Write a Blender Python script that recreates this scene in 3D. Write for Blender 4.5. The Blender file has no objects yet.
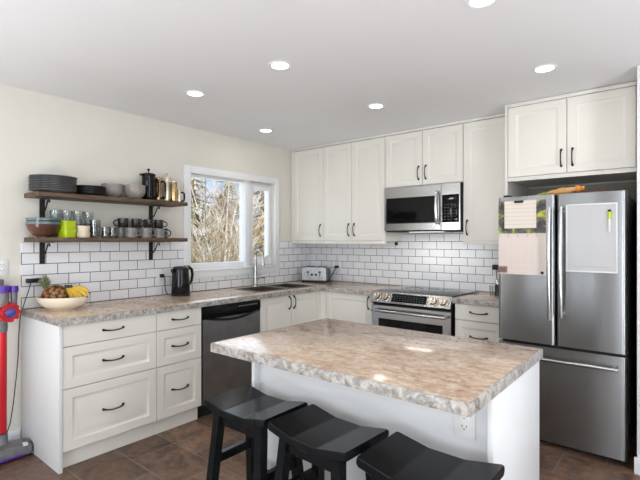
import bpy, bmesh, math, random
from mathutils import Vector, Matrix
R = math.radians
PI = math.pi
SC = bpy.context.scene
COL = SC.collection

# ------------------------------------------------------------------ camera
cam_d = bpy.data.cameras.new('camera')
cam_d.sensor_width = 36.0
cam_d.lens = 447.94 / 640 * 36
cam_d.shift_x = (320 - 313.0) / 640
cam_d.shift_y = 0.4 / 640
cam_d.clip_start = 0.05
cam_d.clip_end = 300
cam = bpy.data.objects.new('camera', cam_d)
COL.objects.link(cam)
cam.location = (3.4769, -4.1664, 1.382)
cam.rotation_euler = (R(90), 0, R(39.7255))
SC.camera = cam

# ------------------------------------------------------------------ world, sun, window light
SC.view_settings.view_transform = 'Standard'
SC.view_settings.look = 'None'
SC.view_settings.gamma = 1.0
SC.view_settings.use_curve_mapping = False
SC.view_settings.exposure = 0.12
SC.cycles.use_denoising = True
SC.cycles.max_bounces = 8
SC.cycles.diffuse_bounces = 5
SC.cycles.glossy_bounces = 4
SC.cycles.transparent_max_bounces = 16
SC.cycles.sample_clamp_indirect = 6.0
SC.cycles.caustics_reflective = False
SC.cycles.caustics_refractive = False

world = bpy.data.worlds.new('sky')
SC.world = world
world.use_nodes = True
wn, wl = world.node_tree.nodes, world.node_tree.links
wn.clear()
w_out = wn.new('ShaderNodeOutputWorld')
w_bg = wn.new('ShaderNodeBackground')
w_tc = wn.new('ShaderNodeTexCoord')
w_map = wn.new('ShaderNodeMapping')
w_map.inputs['Scale'].default_value = (3.0, 3.0, 7.0)
w_noise = wn.new('ShaderNodeTexNoise')
w_noise.inputs['Scale'].default_value = 2.2
w_noise.inputs['Detail'].default_value = 5
w_ramp = wn.new('ShaderNodeValToRGB')
w_ramp.color_ramp.elements[0].position = 0.42
w_ramp.color_ramp.elements[0].color = (0.30, 0.50, 0.86, 1)
w_ramp.color_ramp.elements[1].position = 0.60
w_ramp.color_ramp.elements[1].color = (0.95, 0.96, 1.0, 1)
wl.new(w_tc.outputs['Generated'], w_map.inputs['Vector'])
wl.new(w_map.outputs['Vector'], w_noise.inputs['Vector'])
wl.new(w_noise.outputs['Fac'], w_ramp.inputs['Fac'])
wl.new(w_ramp.outputs['Color'], w_bg.inputs['Color'])
w_bg.inputs['Strength'].default_value = 1.0
wl.new(w_bg.outputs['Background'], w_out.inputs['Surface'])

sun_d = bpy.data.lights.new('sun', 'SUN')
sun_d.energy = 4.2
sun_d.angle = R(0.6)
sun_d.color = (1.0, 0.93, 0.80)
sun = bpy.data.objects.new('sun', sun_d)
COL.objects.link(sun)
sun.rotation_euler = Vector((-0.75, 0.15, -0.62)).to_track_quat('-Z', 'Y').to_euler()


def area_light(name, loc, aim, sx, sy, energy, color, spread=180):
    d = bpy.data.lights.new(name, 'AREA')
    d.shape = 'RECTANGLE'
    d.size, d.size_y = sx, sy
    d.energy, d.color = energy, color
    d.spread = R(spread)
    o = bpy.data.objects.new(name, d)
    COL.objects.link(o)
    o.location = loc
    o.rotation_euler = Vector(aim).to_track_quat('-Z', 'Z').to_euler()
    return o


# daylight through the two openings behind the camera and through the kitchen window
area_light('patio_daylight', (4.75, -9.46, 1.08), (0, 1, 0), 1.9, 1.9, 140, (0.88, 0.94, 1.0))
area_light('sidelight_daylight', (.92, -9.47, 1.2), (0, 1, 0), .16, 1.7, 13, (0.88, 0.94, 1.0))
area_light('sidelight_daylight', (1.82, -9.47, 1.2), (0, 1, 0), .16, 1.7, 13, (0.88, 0.94, 1.0))
area_light('side_daylight', (6.16, -4.1, 1.45), (-1, 0, 0), 2.7, 1.3, 63, (0.90, 0.95, 1.0))
area_light('left_daylight', (.04, -5.2, 1.5), (1, 0, 0), 1.0, 1.0, 25, (0.90, 0.95, 1.0))
area_light('kitchen_daylight', (-0.45, -1.2, 1.6), (1, 0, 0), 1.5, 1.2, 11, (0.86, 0.93, 1.0))
# added fill lamps without fixtures, low behind the camera, to brighten the ceiling
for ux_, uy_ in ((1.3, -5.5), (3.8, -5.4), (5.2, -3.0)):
    area_light('ceiling_fill', (ux_, uy_, .35), (0, 0, 1), .35, .35, 46, (0.92, 0.96, 1.0))
DOWNLIGHT_W = 0.9
DOWNLIGHT_C = (1.0, 0.95, 0.87)


# ------------------------------------------------------------------ helpers
class MB:
    """collects shapes, then links them as one mesh object"""

    def __init__(self):
        self.bm = bmesh.new()
        self.mi = 0

    def _tagged(self, before):
        return [v for v in self.bm.verts if v not in before]

    def _set(self, faces):
        for f in faces:
            f.material_index = self.mi

    def box(self, x0, x1, y0, y1, z0, z1, bev=0.0, seg=2, M=None):
        bm = self.bm
        x0, x1 = min(x0, x1), max(x0, x1)
        y0, y1 = min(y0, y1), max(y0, y1)
        z0, z1 = min(z0, z1), max(z0, z1)
        c = [(x, y, z) for x in (x0, x1) for y in (y0, y1) for z in (z0, z1)]
        vs = [bm.verts.new(p) for p in c]
        idx = [(0, 1, 3, 2), (4, 6, 7, 5), (0, 4, 5, 1), (2, 3, 7, 6), (0, 2, 6, 4), (1, 5, 7, 3)]
        fs = [bm.faces.new([vs[i] for i in q]) for q in idx]
        self._set(fs)
        if bev > 0:
            es = list({e for f in fs for e in f.edges})
            r = bmesh.ops.bevel(bm, geom=es, offset=bev, segments=seg, affect='EDGES', profile=0.5,
                                material=-1)
            vs = list({v for f in r['faces'] for v in f.verts} | {v for v in vs if v.is_valid})
        if M is not None:
            for v in vs:
                v.co = M @ v.co
        return self

    def tube(self, pts, r, n=8, closed=False, caps=True, flat=1.0):
        bm = self.bm
        pts = [Vector(p) for p in pts]
        m = len(pts)
        rs = r if isinstance(r, (list, tuple)) else [r] * m
        rings = []
        up = None
        for i, p in enumerate(pts):
            if closed:
                t = pts[(i + 1) % m] - pts[i - 1]
            else:
                t = pts[min(i + 1, m - 1)] - pts[max(i - 1, 0)]
            if t.length < 1e-9:
                t = Vector((0, 0, 1))
            t.normalize()
            if up is None:
                up = Vector((0, 0, 1)) if abs(t.z) < 0.9 else Vector((1, 0, 0))
            a = t.cross(up)
            if a.length < 1e-4:
                a = t.cross(Vector((0, 1, 0)))
            a.normalize()
            b = a.cross(t).normalized()
            up = b
            rings.append([bm.verts.new(p + rs[i] * (math.cos(2 * PI * k / n) * a + flat * math.sin(2 * PI * k / n) * b))
                          for k in range(n)])
        fs = []
        for i in range(m if closed else m - 1):
            A, B = rings[i], rings[(i + 1) % m]
            for k in range(n):
                fs.append(bm.faces.new((A[k], A[(k + 1) % n], B[(k + 1) % n], B[k])))
        if caps and not closed:
            fs.append(bm.faces.new(rings[0][::-1]))
            fs.append(bm.faces.new(rings[-1]))
        self._set(fs)
        return self

    def lathe(self, prof, c=(0, 0, 0), n=32, M=None, sx=1.0, sy=1.0):
        bm = self.bm
        c = Vector(c)
        rings = []
        for (r, z) in prof:
            if r < 1e-6:
                rings.append([bm.verts.new(Vector((0, 0, z)))])
            else:
                rings.append([bm.verts.new(Vector((sx * r * math.cos(2 * PI * k / n), sy * r * math.sin(2 * PI * k / n), z)))
                              for k in range(n)])
        fs = []
        for A, B in zip(rings, rings[1:]):
            for k in range(n):
                a0, a1 = A[k % len(A)], A[(k + 1) % len(A)]
                b0, b1 = B[k % len(B)], B[(k + 1) % len(B)]
                q = []
                for v in (a0, a1, b1, b0):
                    if v not in q:
                        q.append(v)
                if len(q) > 2:
                    fs.append(bm.faces.new(q))
        self._set(fs)
        for ring in rings:
            for v in ring:
                v.co = (M @ v.co if M is not None else v.co) + c
        return self

    def rings(self, loops, cap_first=True, cap_last=True):
        bm = self.bm
        L = [[bm.verts.new(p) for p in lp] for lp in loops]
        fs = []
        n = len(L[0])
        for A, B in zip(L, L[1:]):
            for k in range(n):
                fs.append(bm.faces.new((A[k], A[(k + 1) % n], B[(k + 1) % n], B[k])))
        if cap_first:
            fs.append(bm.faces.new(L[0][::-1]))
        if cap_last:
            fs.append(bm.faces.new(L[-1]))
        self._set(fs)
        return self

    def front(self, x0, x1, z0, z1, yb, raised=True, t=0.019, frame=0.055):
        """a cabinet front facing -y, its back at yb"""
        yf = yb - t
        if raised:
            rs = [(0, yb), (0, yf + .002), (.002, yf), (frame, yf), (frame + .004, yf + .004), (frame + .012, yf + .0075),
                  (frame + .022, yf + .0075), (frame + .040, yf + .003), (frame + .043, yf + .0025)]
        else:
            rs = [(0, yb), (0, yf + .002), (.002, yf), (.006, yf)]
        self.rings([[(x0 + i, y, z0 + i), (x1 - i, y, z0 + i), (x1 - i, y, z1 - i), (x0 + i, y, z1 - i)] for i, y in rs])
        return self

    def prism(self, pts, axis, a, b):
        """extrude a 2-D outline along an axis: x -> (y,z), y -> (x,z), z -> (x,y)"""
        f = {'x': lambda p, t: (t, p[0], p[1]), 'y': lambda p, t: (p[0], t, p[1]), 'z': lambda p, t: (p[0], p[1], t)}[axis]
        return self.rings([[f(p, a) for p in pts], [f(p, b) for p in pts]])

    def build(self, name, mat, parent=None, loc=None, rot=None, ang=35, bevel=0):
        bm = self.bm
        bmesh.ops.recalc_face_normals(bm, faces=bm.faces)
        me = bpy.data.meshes.new(name)
        bm.to_mesh(me)
        bm.free()
        for m in (mat if isinstance(mat, (list, tuple)) else [mat]):
            me.materials.append(m)
        me.polygons.foreach_set('use_smooth', [True] * len(me.polygons))
        me.set_sharp_from_angle(angle=R(ang))
        o = bpy.data.objects.new(name, me)
        COL.objects.link(o)
        if parent is not None:
            o.parent = parent
        if loc is not None:
            o.location = loc
        if rot is not None:
            o.rotation_euler = rot
        return o


def tag(o, label, cat, group=None):
    o['label'] = label
    o['category'] = cat
    if group:
        o['group'] = group
    return o


def thing(name, label, cat, loc=(0, 0, 0), rz=0.0, group=None):
    o = bpy.data.objects.new(name, None)
    o.empty_display_size = 0.05
    COL.objects.link(o)
    o.location = loc
    o.rotation_euler = (0, 0, rz)
    return tag(o, label, cat, group)


def copy_tree(o, parent=None, loc=None, rz=None, label=None):
    kids = [c for c in COL.objects if c.parent == o]
    c = o.copy()
    COL.objects.link(c)
    if parent is not None:
        c.parent = parent
    if loc is not None:
        c.location = loc
    if rz is not None:
        c.rotation_euler = (0, 0, rz)
    if label:
        c['label'] = label
    for k in kids:
        copy_tree(k, c)
    return c


def structure(o):
    o['kind'] = 'structure'
    return o


ORD = ['bottom', 'second from the bottom', 'third from the bottom', 'fourth from the bottom', 'fifth from the bottom',
       'sixth from the bottom', 'seventh from the bottom', 'second from the top', 'top']


# ------------------------------------------------------------------ materials
def mat(name, color=(.8, .8, .8), rough=.5, metal=0.0, **kw):
    m = bpy.data.materials.new(name)
    m.use_nodes = True
    b = m.node_tree.nodes['Principled BSDF']
    b.inputs['Base Color'].default_value = (*color, 1)
    b.inputs['Roughness'].default_value = rough
    b.inputs['Metallic'].default_value = metal
    for k, v in kw.items():
        b.inputs[k].default_value = v
    return m


def nodes_of(m):
    nt = m.node_tree
    return nt.nodes, nt.links, nt.nodes['Principled BSDF']


def obj_coords(m, scale=(1, 1, 1), loc=(0, 0, 0)):
    n, l, b = nodes_of(m)
    tc = n.new('ShaderNodeTexCoord')
    mp = n.new('ShaderNodeMapping')
    mp.inputs['Scale'].default_value = scale
    mp.inputs['Location'].default_value = loc
    l.new(tc.outputs['Object'], mp.inputs['Vector'])
    return mp.outputs['Vector']


def noise(m, vec, scale, detail=4, rough=.55, dist=0.0):
    n, l, b = nodes_of(m)
    t = n.new('ShaderNodeTexNoise')
    t.inputs['Scale'].default_value = scale
    t.inputs['Detail'].default_value = detail
    t.inputs['Roughness'].default_value = rough
    t.inputs['Distortion'].default_value = dist
    l.new(vec, t.inputs['Vector'])
    return t.outputs['Fac']


def ramp(m, fac, stops, interp='LINEAR'):
    n, l, b = nodes_of(m)
    r = n.new('ShaderNodeValToRGB')
    r.color_ramp.interpolation = interp
    e = r.color_ramp.elements
    while len(e) < len(stops):
        e.new(0.5)
    for s, (p, c) in zip(e, stops):
        s.position = p
        s.color = (*c, 1) if len(c) == 3 else c
    l.new(fac, r.inputs['Fac'])
    return r.outputs['Color']


def mix(m, fac, a, b_, mode='MIX'):
    n, l, b = nodes_of(m)
    x = n.new('ShaderNodeMix')
    x.data_type = 'RGBA'
    x.blend_type = mode
    for v, s in ((fac, x.inputs['Factor']), (a, x.inputs['A']), (b_, x.inputs['B'])):
        if isinstance(v, (int, float)):
            s.default_value = v
        elif isinstance(v, tuple):
            s.default_value = (*v, 1)
        else:
            l.new(v, s)
    return x.outputs['Result']


def bump(m, h, strength=.2, dist=.002):
    n, l, b = nodes_of(m)
    x = n.new('ShaderNodeBump')
    x.inputs['Strength'].default_value = strength
    x.inputs['Distance'].default_value = dist
    l.new(h, x.inputs['Height'])
    l.new(x.outputs['Normal'], b.inputs['Normal'])


def base(m, c):
    n, l, b = nodes_of(m)
    l.new(c, b.inputs['Base Color'])


def speckled(name, c1, c2, scale, rough=.5, metal=0.0, stretch=(1, 1, 1), bs=0.0, **kw):
    m = mat(name, c1, rough, metal, **kw)
    v = obj_coords(m, stretch)
    f = noise(m, v, scale, 5)
    base(m, ramp(m, f, [(.35, c1), (.65, c2)]))
    if bs:
        bump(m, f, bs, .002)
    return m


M = {}
M['wall'] = speckled('wall_paint', (.70, .675, .61), (.715, .69, .625), 3, .85)
M['ceiling'] = speckled('ceiling_paint', (.82, .825, .84), (.835, .84, .855), 2, .9)
M['white_trim'] = speckled('white_trim_paint', (.80, .81, .83), (.815, .825, .845), 4, .45)
M['stub_wall'] = speckled('white_wall_paint', (.70, .70, .70), (.72, .72, .72), 4, .6)
M['cabinet'] = speckled('off_white_cabinet_paint', (.755, .73, .675), (.765, .74, .685), 3, .33)
M['panel'] = speckled('white_panel', (.69, .703, .715), (.705, .718, .73), 3, .38)
M['black_pull'] = speckled('black_iron', (.018, .017, .016), (.03, .028, .026), 60, .42, .6)
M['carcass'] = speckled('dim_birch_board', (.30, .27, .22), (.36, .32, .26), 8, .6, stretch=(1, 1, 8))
def brushed(m, aniso, rot):
    n, l, b = nodes_of(m)
    tg = n.new('ShaderNodeTangent')
    tg.direction_type = 'RADIAL'
    tg.axis = 'Z'
    l.new(tg.outputs[0], b.inputs['Tangent'])
    b.inputs['Anisotropic'].default_value = aniso
    b.inputs['Anisotropic Rotation'].default_value = rot


M['steel'] = speckled('brushed_steel', (.26, .265, .27), (.31, .315, .32), 10, .27, 1.0, stretch=(60, 60, 1))
brushed(M['steel'], .75, 0.25)
M['steel_mid'] = speckled('polished_range_steel', (.42, .42, .42), (.50, .50, .50), 10, .22, 1.0, stretch=(1, 1, 60))
M['steel_light'] = speckled('bright_steel', (.50, .50, .50), (.58, .58, .58), 20, .2, 1.0, stretch=(1, 1, 30))
M['dw_steel'] = speckled('dark_brushed_steel', (.30, .30, .305), (.36, .36, .365), 10, .33, 1.0, stretch=(1, 60, 1), bs=.02)
M['nickel'] = speckled('brushed_nickel', (.33, .33, .325), (.39, .39, .385), 30, .24, 1.0)
M['black_glass'] = mat('black_glass', (.004, .004, .005), .05, 0, **{'Specular IOR Level': .22})
M['black_plastic'] = speckled('black_plastic', (.012, .012, .013), (.016, .016, .017), 30, .32, **{'Specular IOR Level': .25})
M['gloss_black'] = mat('gloss_black', (.006, .006, .007), .12, 0, **{'Specular IOR Level': .25})
M['dark_rubber'] = mat('dark_rubber', (.012, .012, .012), .7)
M['stool'] = speckled('black_stained_wood', (.0055, .0065, .0075), (.008, .009, .010), 5, .22, stretch=(30, 2, 2), bs=.012, **{'Specular IOR Level': .13})
M['shelf_wood'] = speckled('dark_walnut_board', (.050, .028, .016), (.135, .078, .044), 5, .55, stretch=(12, 1.2, 12), bs=.2)
M['white_plastic'] = mat('white_plastic', (.74, .74, .73), .35)
M['slot'] = mat('dark_slot', (.02, .02, .02), .6)
M['bronze_knob'] = speckled('warm_steel', (.60, .53, .46), (.70, .63, .56), 20, .22, 1.0)
M['cord'] = mat('black_cord', (.01, .01, .01), .5)
M['sink'] = speckled('dark_brown_composite', (.045, .035, .028), (.075, .060, .048), 120, .38)


def tile_material(name, swap):
    m = mat(name, (.8, .8, .82), .13)
    n, l, b = nodes_of(m)
    tc = n.new('ShaderNodeTexCoord')
    sp = n.new('ShaderNodeSeparateXYZ')
    cb = n.new('ShaderNodeCombineXYZ')
    l.new(tc.outputs['Object'], sp.inputs['Vector'])
    a = n.new('ShaderNodeMath')
    a.operation = 'ADD'
    a.inputs[1].default_value = 3.092 + 0.1524 * 4.5 if swap else 0.1524 * 4.5
    l.new(sp.outputs['Y' if swap else 'X'], a.inputs[0])
    z = n.new('ShaderNodeMath')
    z.operation = 'SUBTRACT'
    z.inputs[1].default_value = .914
    l.new(sp.outputs['Z'], z.inputs[0])
    l.new(a.outputs[0], cb.inputs['X'])
    l.new(z.outputs[0], cb.inputs['Y'])
    br = n.new('ShaderNodeTexBrick')
    br.inputs['Scale'].default_value = 1
    br.inputs['Color1'].default_value = (.77, .775, .80, 1)
    br.inputs['Color2'].default_value = (.83, .83, .855, 1)
    br.inputs['Mortar'].default_value = (.085, .082, .088, 1)
    br.inputs['Mortar Size'].default_value = .0026
    br.inputs['Mortar Smooth'].default_value = .15
    br.inputs['Brick Width'].default_value = .1524
    br.inputs['Row Height'].default_value = .0762
    l.new(cb.outputs[0], br.inputs['Vector'])
    l.new(br.outputs['Color'], b.inputs['Base Color'])
    mr = n.new('ShaderNodeMapRange')
    mr.inputs['To Min'].default_value = .13
    mr.inputs['To Max'].default_value = .8
    l.new(br.outputs['Fac'], mr.inputs['Value'])
    l.new(mr.outputs['Result'], b.inputs['Roughness'])
    iv = n.new('ShaderNodeMath')
    iv.operation = 'SUBTRACT'
    iv.inputs[0].default_value = 1
    l.new(br.outputs['Fac'], iv.inputs[1])
    bump(m, iv.outputs[0], .5, .0015)
    return m


M['tile_left'] = tile_material('white_subway_tile_window_wall', True)
M['tile_back'] = tile_material('white_subway_tile_range_wall', False)


def floor_material():
    m = mat('slate_floor_tile', (.1, .07, .05), .38)
    n, l, b = nodes_of(m)
    v = obj_coords(m, (1, 1, 1), (.12, 3.035, 0))
    br = n.new('ShaderNodeTexBrick')
    br.inputs['Scale'].default_value = 1
    br.inputs['Color1'].default_value = (0, 0, 0, 1)
    br.inputs['Color2'].default_value = (1, 1, 1, 1)
    br.inputs['Mortar'].default_value = (.5, .5, .5, 1)
    br.inputs['Mortar Size'].default_value = .0035
    br.inputs['Mortar Smooth'].default_value = .2
    br.inputs['Brick Width'].default_value = .46
    br.inputs['Row Height'].default_value = .306
    l.new(v, br.inputs['Vector'])
    f1 = noise(m, v, 4.5, 6, .6, .6)
    f2 = noise(m, v, 22, 5, .6)
    slate = ramp(m, f1, [(.30, (.050, .034, .027)), (.43, (.100, .064, .046)), (.54, (.200, .118, .072)), (.68, (.185, .135, .105))])
    slate = mix(m, .42, slate, ramp(m, f2, [(.34, (.03, .021, .017)), (.5, (.13, .085, .06)), (.68, (.27, .19, .15))]))
    tone = mix(m, br.outputs['Color'], (.70, .66, .64), (1.45, 1.34, 1.25))
    slate = mix(m, 1.0, slate, tone, 'MULTIPLY')
    base(m, mix(m, br.outputs['Fac'], slate, (.21, .17, .14)))
    iv = n.new('ShaderNodeMath')
    iv.operation = 'MULTIPLY_ADD'
    iv.inputs[1].default_value = -1.2
    l.new(br.outputs['Fac'], iv.inputs[0])
    l.new(f2, iv.inputs[2])
    bump(m, iv.outputs[0], .35, .003)
    return m


M['floor'] = floor_material()


def granite(name, warm):
    m = mat(name, (.5, .4, .32), .15)
    v = obj_coords(m, (1.0, 2.2, 1.0))
    f1 = noise(m, v, 3.2, 6, .62, 1.4)
    v2 = obj_coords(m, (1, 1.6, 1), (3, 1, 0))
    f2 = noise(m, v2, 26, 6, .65, .5)
    f3 = noise(m, v2, 90, 3, .6)
    if warm:
        c = ramp(m, f1, [(.28, (.27, .175, .125)), (.42, (.47, .32, .23)), (.54, (.61, .46, .345)), (.66, (.67, .55, .435)), (.80, (.50, .375, .285))])
    else:
        c = ramp(m, f1, [(.28, (.26, .17, .10)), (.42, (.46, .34, .23)), (.54, (.58, .46, .33)), (.66, (.64, .55, .44)), (.80, (.40, .29, .20))])
    c = mix(m, .5, c, ramp(m, f2, [(.34, (.17, .095, .06)), (.44, (.46, .32, .22)), (.55, (.62, .49, .37)), (.68, (.75, .69, .61))]))
    c = mix(m, .5, c, ramp(m, f3, [(.30, (.55, .50, .46)), (.5, (.92, .92, .92)), (.70, (1.0, 1.0, 1.0))]), 'MULTIPLY')
    base(m, c)
    bump(m, f2, .03, .001)
    return m


def granite_edge(name):
    m = mat(name, (.5, .48, .45), .3)
    v = obj_coords(m)
    f = noise(m, v, 38, 6, .7, .6)
    g = noise(m, v, 9, 4, .6)
    c = ramp(m, f, [(.34, (.05, .043, .038)), (.44, (.20, .18, .16)), (.54, (.40, .38, .35)), (.66, (.62, .60, .57))])
    c = mix(m, .35, c, ramp(m, g, [(.4, (.16, .115, .085)), (.6, (.48, .47, .46))]))
    base(m, c)
    bump(m, f, .35, .004)
    return m


M['granite'] = granite('tan_granite', False)
M['granite_warm'] = granite('pink_tan_granite', True)
M['granite_edge'] = granite_edge('chiselled_granite_edge')


def glass_pane(name, tint=(1, 1, 1), mixv=.06):
    m = bpy.data.materials.new(name)
    m.use_nodes = True
    n, l = m.node_tree.nodes, m.node_tree.links
    n.clear()
    o = n.new('ShaderNodeOutputMaterial')
    t = n.new('ShaderNodeBsdfTransparent')
    t.inputs['Color'].default_value = (*tint, 1)
    g = n.new('ShaderNodeBsdfGlossy')
    g.inputs['Roughness'].default_value = .02
    lw = n.new('ShaderNodeLayerWeight')
    lw.inputs['Blend'].default_value = .25
    ml = n.new('ShaderNodeMath')
    ml.operation = 'MULTIPLY_ADD'
    ml.inputs[1].default_value = .5
    ml.inputs[2].default_value = mixv
    l.new(lw.outputs['Facing'], ml.inputs[0])
    x = n.new('ShaderNodeMixShader')
    l.new(ml.outputs[0], x.inputs['Fac'])
    l.new(t.outputs[0], x.inputs[1])
    l.new(g.outputs[0], x.inputs[2])
    l.new(x.outputs[0], o.inputs['Surface'])
    return m


M['pane'] = glass_pane('window_glass', (.97, .98, .98), 0.0)
M['glassware'] = glass_pane('drinking_glass', (.92, .94, .94), .06)


def emitter(name, color, strength):
    m = mat(name, color, .5)
    b = m.node_tree.nodes['Principled BSDF']
    b.inputs['Emission Color'].default_value = (*color, 1)
    b.inputs['Emission Strength'].default_value = strength
    return m


M['lamp'] = emitter('lit_lens', (1.0, .97, .92), 6.0)

# ------------------------------------------------------------------ room shell
H = 2.415
W_Y0, W_Y1, W_Z0, W_Z1 = -1.738, -0.655, 1.105, 2.0
XR, YF = 6.2, -9.5
structure(MB().box(-.2, XR + .2, YF - .2, .2, -.12, 0).build('floor', M['floor']))
structure(MB().box(-.2, XR + .2, YF - .2, .2, H, H + .15).build('ceiling', M['ceiling']))
m = MB()
m.box(-.15, 0, YF, -5.75, 0, H).box(-.15, 0, -5.75, -4.65, 0, .95).box(-.15, 0, -5.75, -4.65, 2.05, H).box(-.15, 0, -4.65, W_Y0, 0, H).box(-.15, 0, W_Y1, .15, 0, H).box(-.15, 0, W_Y0, W_Y1, 0, W_Z0).box(-.15, 0, W_Y0, W_Y1, W_Z1, H)
structure(m.build('wall_left', M['wall']))
structure(MB().box(0, 3.262, 0, .15, 0, H).build('wall_back', M['wall']))
# wall that closes the fridge alcove and runs on to the right
structure(MB().box(3.258, XR, -.90, .15, 0, H).build('wall_alcove', M['stub_wall']))
# side wall and far wall, behind the camera, with their window openings
m = MB()
m.box(XR, XR + .15, YF, -5.5, 0, H).box(XR, XR + .15, -2.7, .15, 0, H).box(XR, XR + .15, -5.5, -2.7, 0, .8).box(XR, XR + .15, -5.5, -2.7, 2.1, H)
structure(m.build('wall_right', M['wall']))
OPEN = [(.82, 1.02, .3, 2.1), (1.72, 1.92, .3, 2.1), (3.75, 5.75, 0, 2.08)]
m = MB()
m.box(0, XR, YF - .15, YF, 2.1, H)
xa = 0
for q in OPEN:
    m.box(xa, q[0], YF - .15, YF, 0, 2.1)
    if q[2] > 0:
        m.box(q[0], q[1], YF - .15, YF, 0, q[2])
    xa = q[1]
m.box(xa, XR, YF - .15, YF, 0, 2.1)
structure(m.build('wall_front', speckled('darkened_far_wall', (.40, .39, .375), (.43, .42, .40), 3, .85)))  # unseen wall given a darker grey to dim its reflection in the fridge
structure(MB().box(0, .014, YF, -3.10, 0, .11, .003).build('baseboard_left', M['white_trim']))
structure(MB().box(3.244, XR, -.914, -.90, 0, .10, .003).build('baseboard_right', M['white_trim']))

# patio door behind the camera and the side window
def glazing(name, along_x, fixed, bars, z0, z1):
    w = bpy.data.objects.new(name, None)
    COL.objects.link(w)
    structure(w)
    m, g = MB(), MB()
    bx = (lambda mb, a, b, c, d, e, f, v: mb.box(a, b, fixed - c, fixed - d, e, f, v)) if along_x else (lambda mb, a, b, c, d, e, f, v: mb.box(fixed - c, fixed - d, a, b, e, f, v))
    for a, b in bars:
        bx(m, a, b, .1, .04, z0, z1, .004)
    for (a, b), (c, d) in zip(bars, bars[1:]):
        bx(m, b, c, .1, .04, z0, z0 + .06, .004)
        bx(m, b, c, .1, .04, z1 - .06, z1, .004)
        bx(g, b, c, .075, .07, z0 + .06, z1 - .06, 0)
    m.build('frame', M['white_trim'], w)
    g.build('glass_pane', M['pane'], w)


glazing('door_1', True, YF, [(3.75, 3.83), (4.71, 4.79), (5.67, 5.75)], 0, 2.08)
glazing('window_3', True, YF, [(.82, .845), (.995, 1.02)], .3, 2.1)
glazing('window_4', True, YF, [(1.72, 1.745), (1.895, 1.92)], .3, 2.1)
glazing('window_5', False, 0, [(-5.75, -5.69), (-5.23, -5.17), (-4.71, -4.65)], .95, 2.05)
w3 = bpy.data.objects.new('window_2', None)
COL.objects.link(w3)
structure(w3)
m = MB()
for a, b in ((-5.5, -5.43), (-4.135, -4.065), (-2.77, -2.7)):
    m.box(XR + .04, XR + .1, a, b, .8, 2.1, .004)
m.box(XR + .04, XR + .1, -5.43, -2.77, .8, .87, .004).box(XR + .04, XR + .1, -5.43, -2.77, 2.03, 2.1, .004)
m.build('frame', M['white_trim'], w3)
MB().box(XR + .07, XR + .075, -5.43, -2.77, .87, 2.03).build('glass_pane', M['pane'], w3)

# kitchen window
w1 = bpy.data.objects.new('window_1', None)
COL.objects.link(w1)
structure(w1)
w1.location = (0, 0, 0)
m = MB()                                                        # casing on the wall
m.box(0.001, .018, W_Y0 - .075, W_Y0, W_Z0 - .075, W_Z1 + .065, .003)
m.box(0.001, .018, W_Y1, W_Y1 + .070, W_Z0 - .075, W_Z1 + .065, .003)
m.box(0.001, .018, W_Y0, W_Y1, W_Z1, W_Z1 + .065, .003)
m.box(0.001, .018, W_Y0, W_Y1, W_Z0 - .075, W_Z0 - .014, .003)
m.build('casing', M['white_trim'], w1)
MB().box(-.12, .03, W_Y0 + .001, W_Y1 - .001, W_Z0 - .014, W_Z0 + .006, .004).build('window_sill', M['white_trim'], w1)
GX0, GX1 = -.115, -.06
m = MB()
m.box(GX0, GX1, W_Y0, W_Y0 + .055, W_Z0, W_Z1, .004)
m.box(GX0, GX1, W_Y1 - .03, W_Y1, W_Z0, W_Z1, .004)
m.box(GX0, GX1, W_Y0 + .05, W_Y1 - .035, W_Z1 - .022, W_Z1, .004)
m.box(GX0, GX1, W_Y0 + .05, W_Y1 - .035, W_Z0, W_Z0 + .06, .004)
m.box(GX0, GX1 + .045, -1.052, -.985, W_Z0, W_Z1, .004)            # mullion post
m.build('window_frame', M['white_trim'], w1)
s = MB()
s.box(-.10, -.04, -.985, -.925, W_Z0 + .02, W_Z1 - .02, .004).box(-.10, -.04, -.697, -.660, W_Z0 + .02, W_Z1 - .02, .004)
s.box(-.10, -.04, -.925, -.697, W_Z1 - .075, W_Z1 - .02, .004).box(-.10, -.04, -.925, -.697, W_Z0 + .02, W_Z0 + .10, .004)
sash = s.build('casement_sash', M['white_trim'], w1)
MB().box(-.04, -.028, -.735, -.690, W_Z0 + .10, W_Z0 + .118, .003).tube([(-.03, -.71, W_Z0 + .11), (-.015, -.725, W_Z0 + .105), (-.012, -.77, W_Z0 + .10)], .005).build('crank_handle', M['white_plastic'], sash)
MB().box(-.09, -.085, W_Y0 + .05, -1.05, W_Z0 + .055, W_Z1 - .02).build('glass_pane', M['pane'], w1)
MB().box(-.075, -.070, -.93, -.69, W_Z0 + .09, W_Z1 - .07).build('glass_pane', M['pane'], w1)
m = MB()                                                        # the thin grille bar inside the fixed pane
m.box(-.098, -.094, -1.50, -1.494, W_Z0 + .055, W_Z1 - .02).box(-.098, -.094, W_Y0 + .05, -1.07, 1.80, 1.806)
m.build('grille', mat('grey_grille', (.35, .36, .37), .5), w1)

# tiled splashbacks
m = MB()
m.box(.0005, .008, -3.092, W_Y0 - .076, .90, 1.371).box(.0005, .008, W_Y1 + .071, 0, .90, 1.371).box(.0005, .008, W_Y0 - .076, W_Y1 + .071, .90, W_Z0 - .076)
structure(m.build('trim_1', M['tile_left']))
structure(MB().box(.008, 2.425, -.008, -.0005, .90, 1.62).build('trim_2', M['tile_back']))


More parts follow.
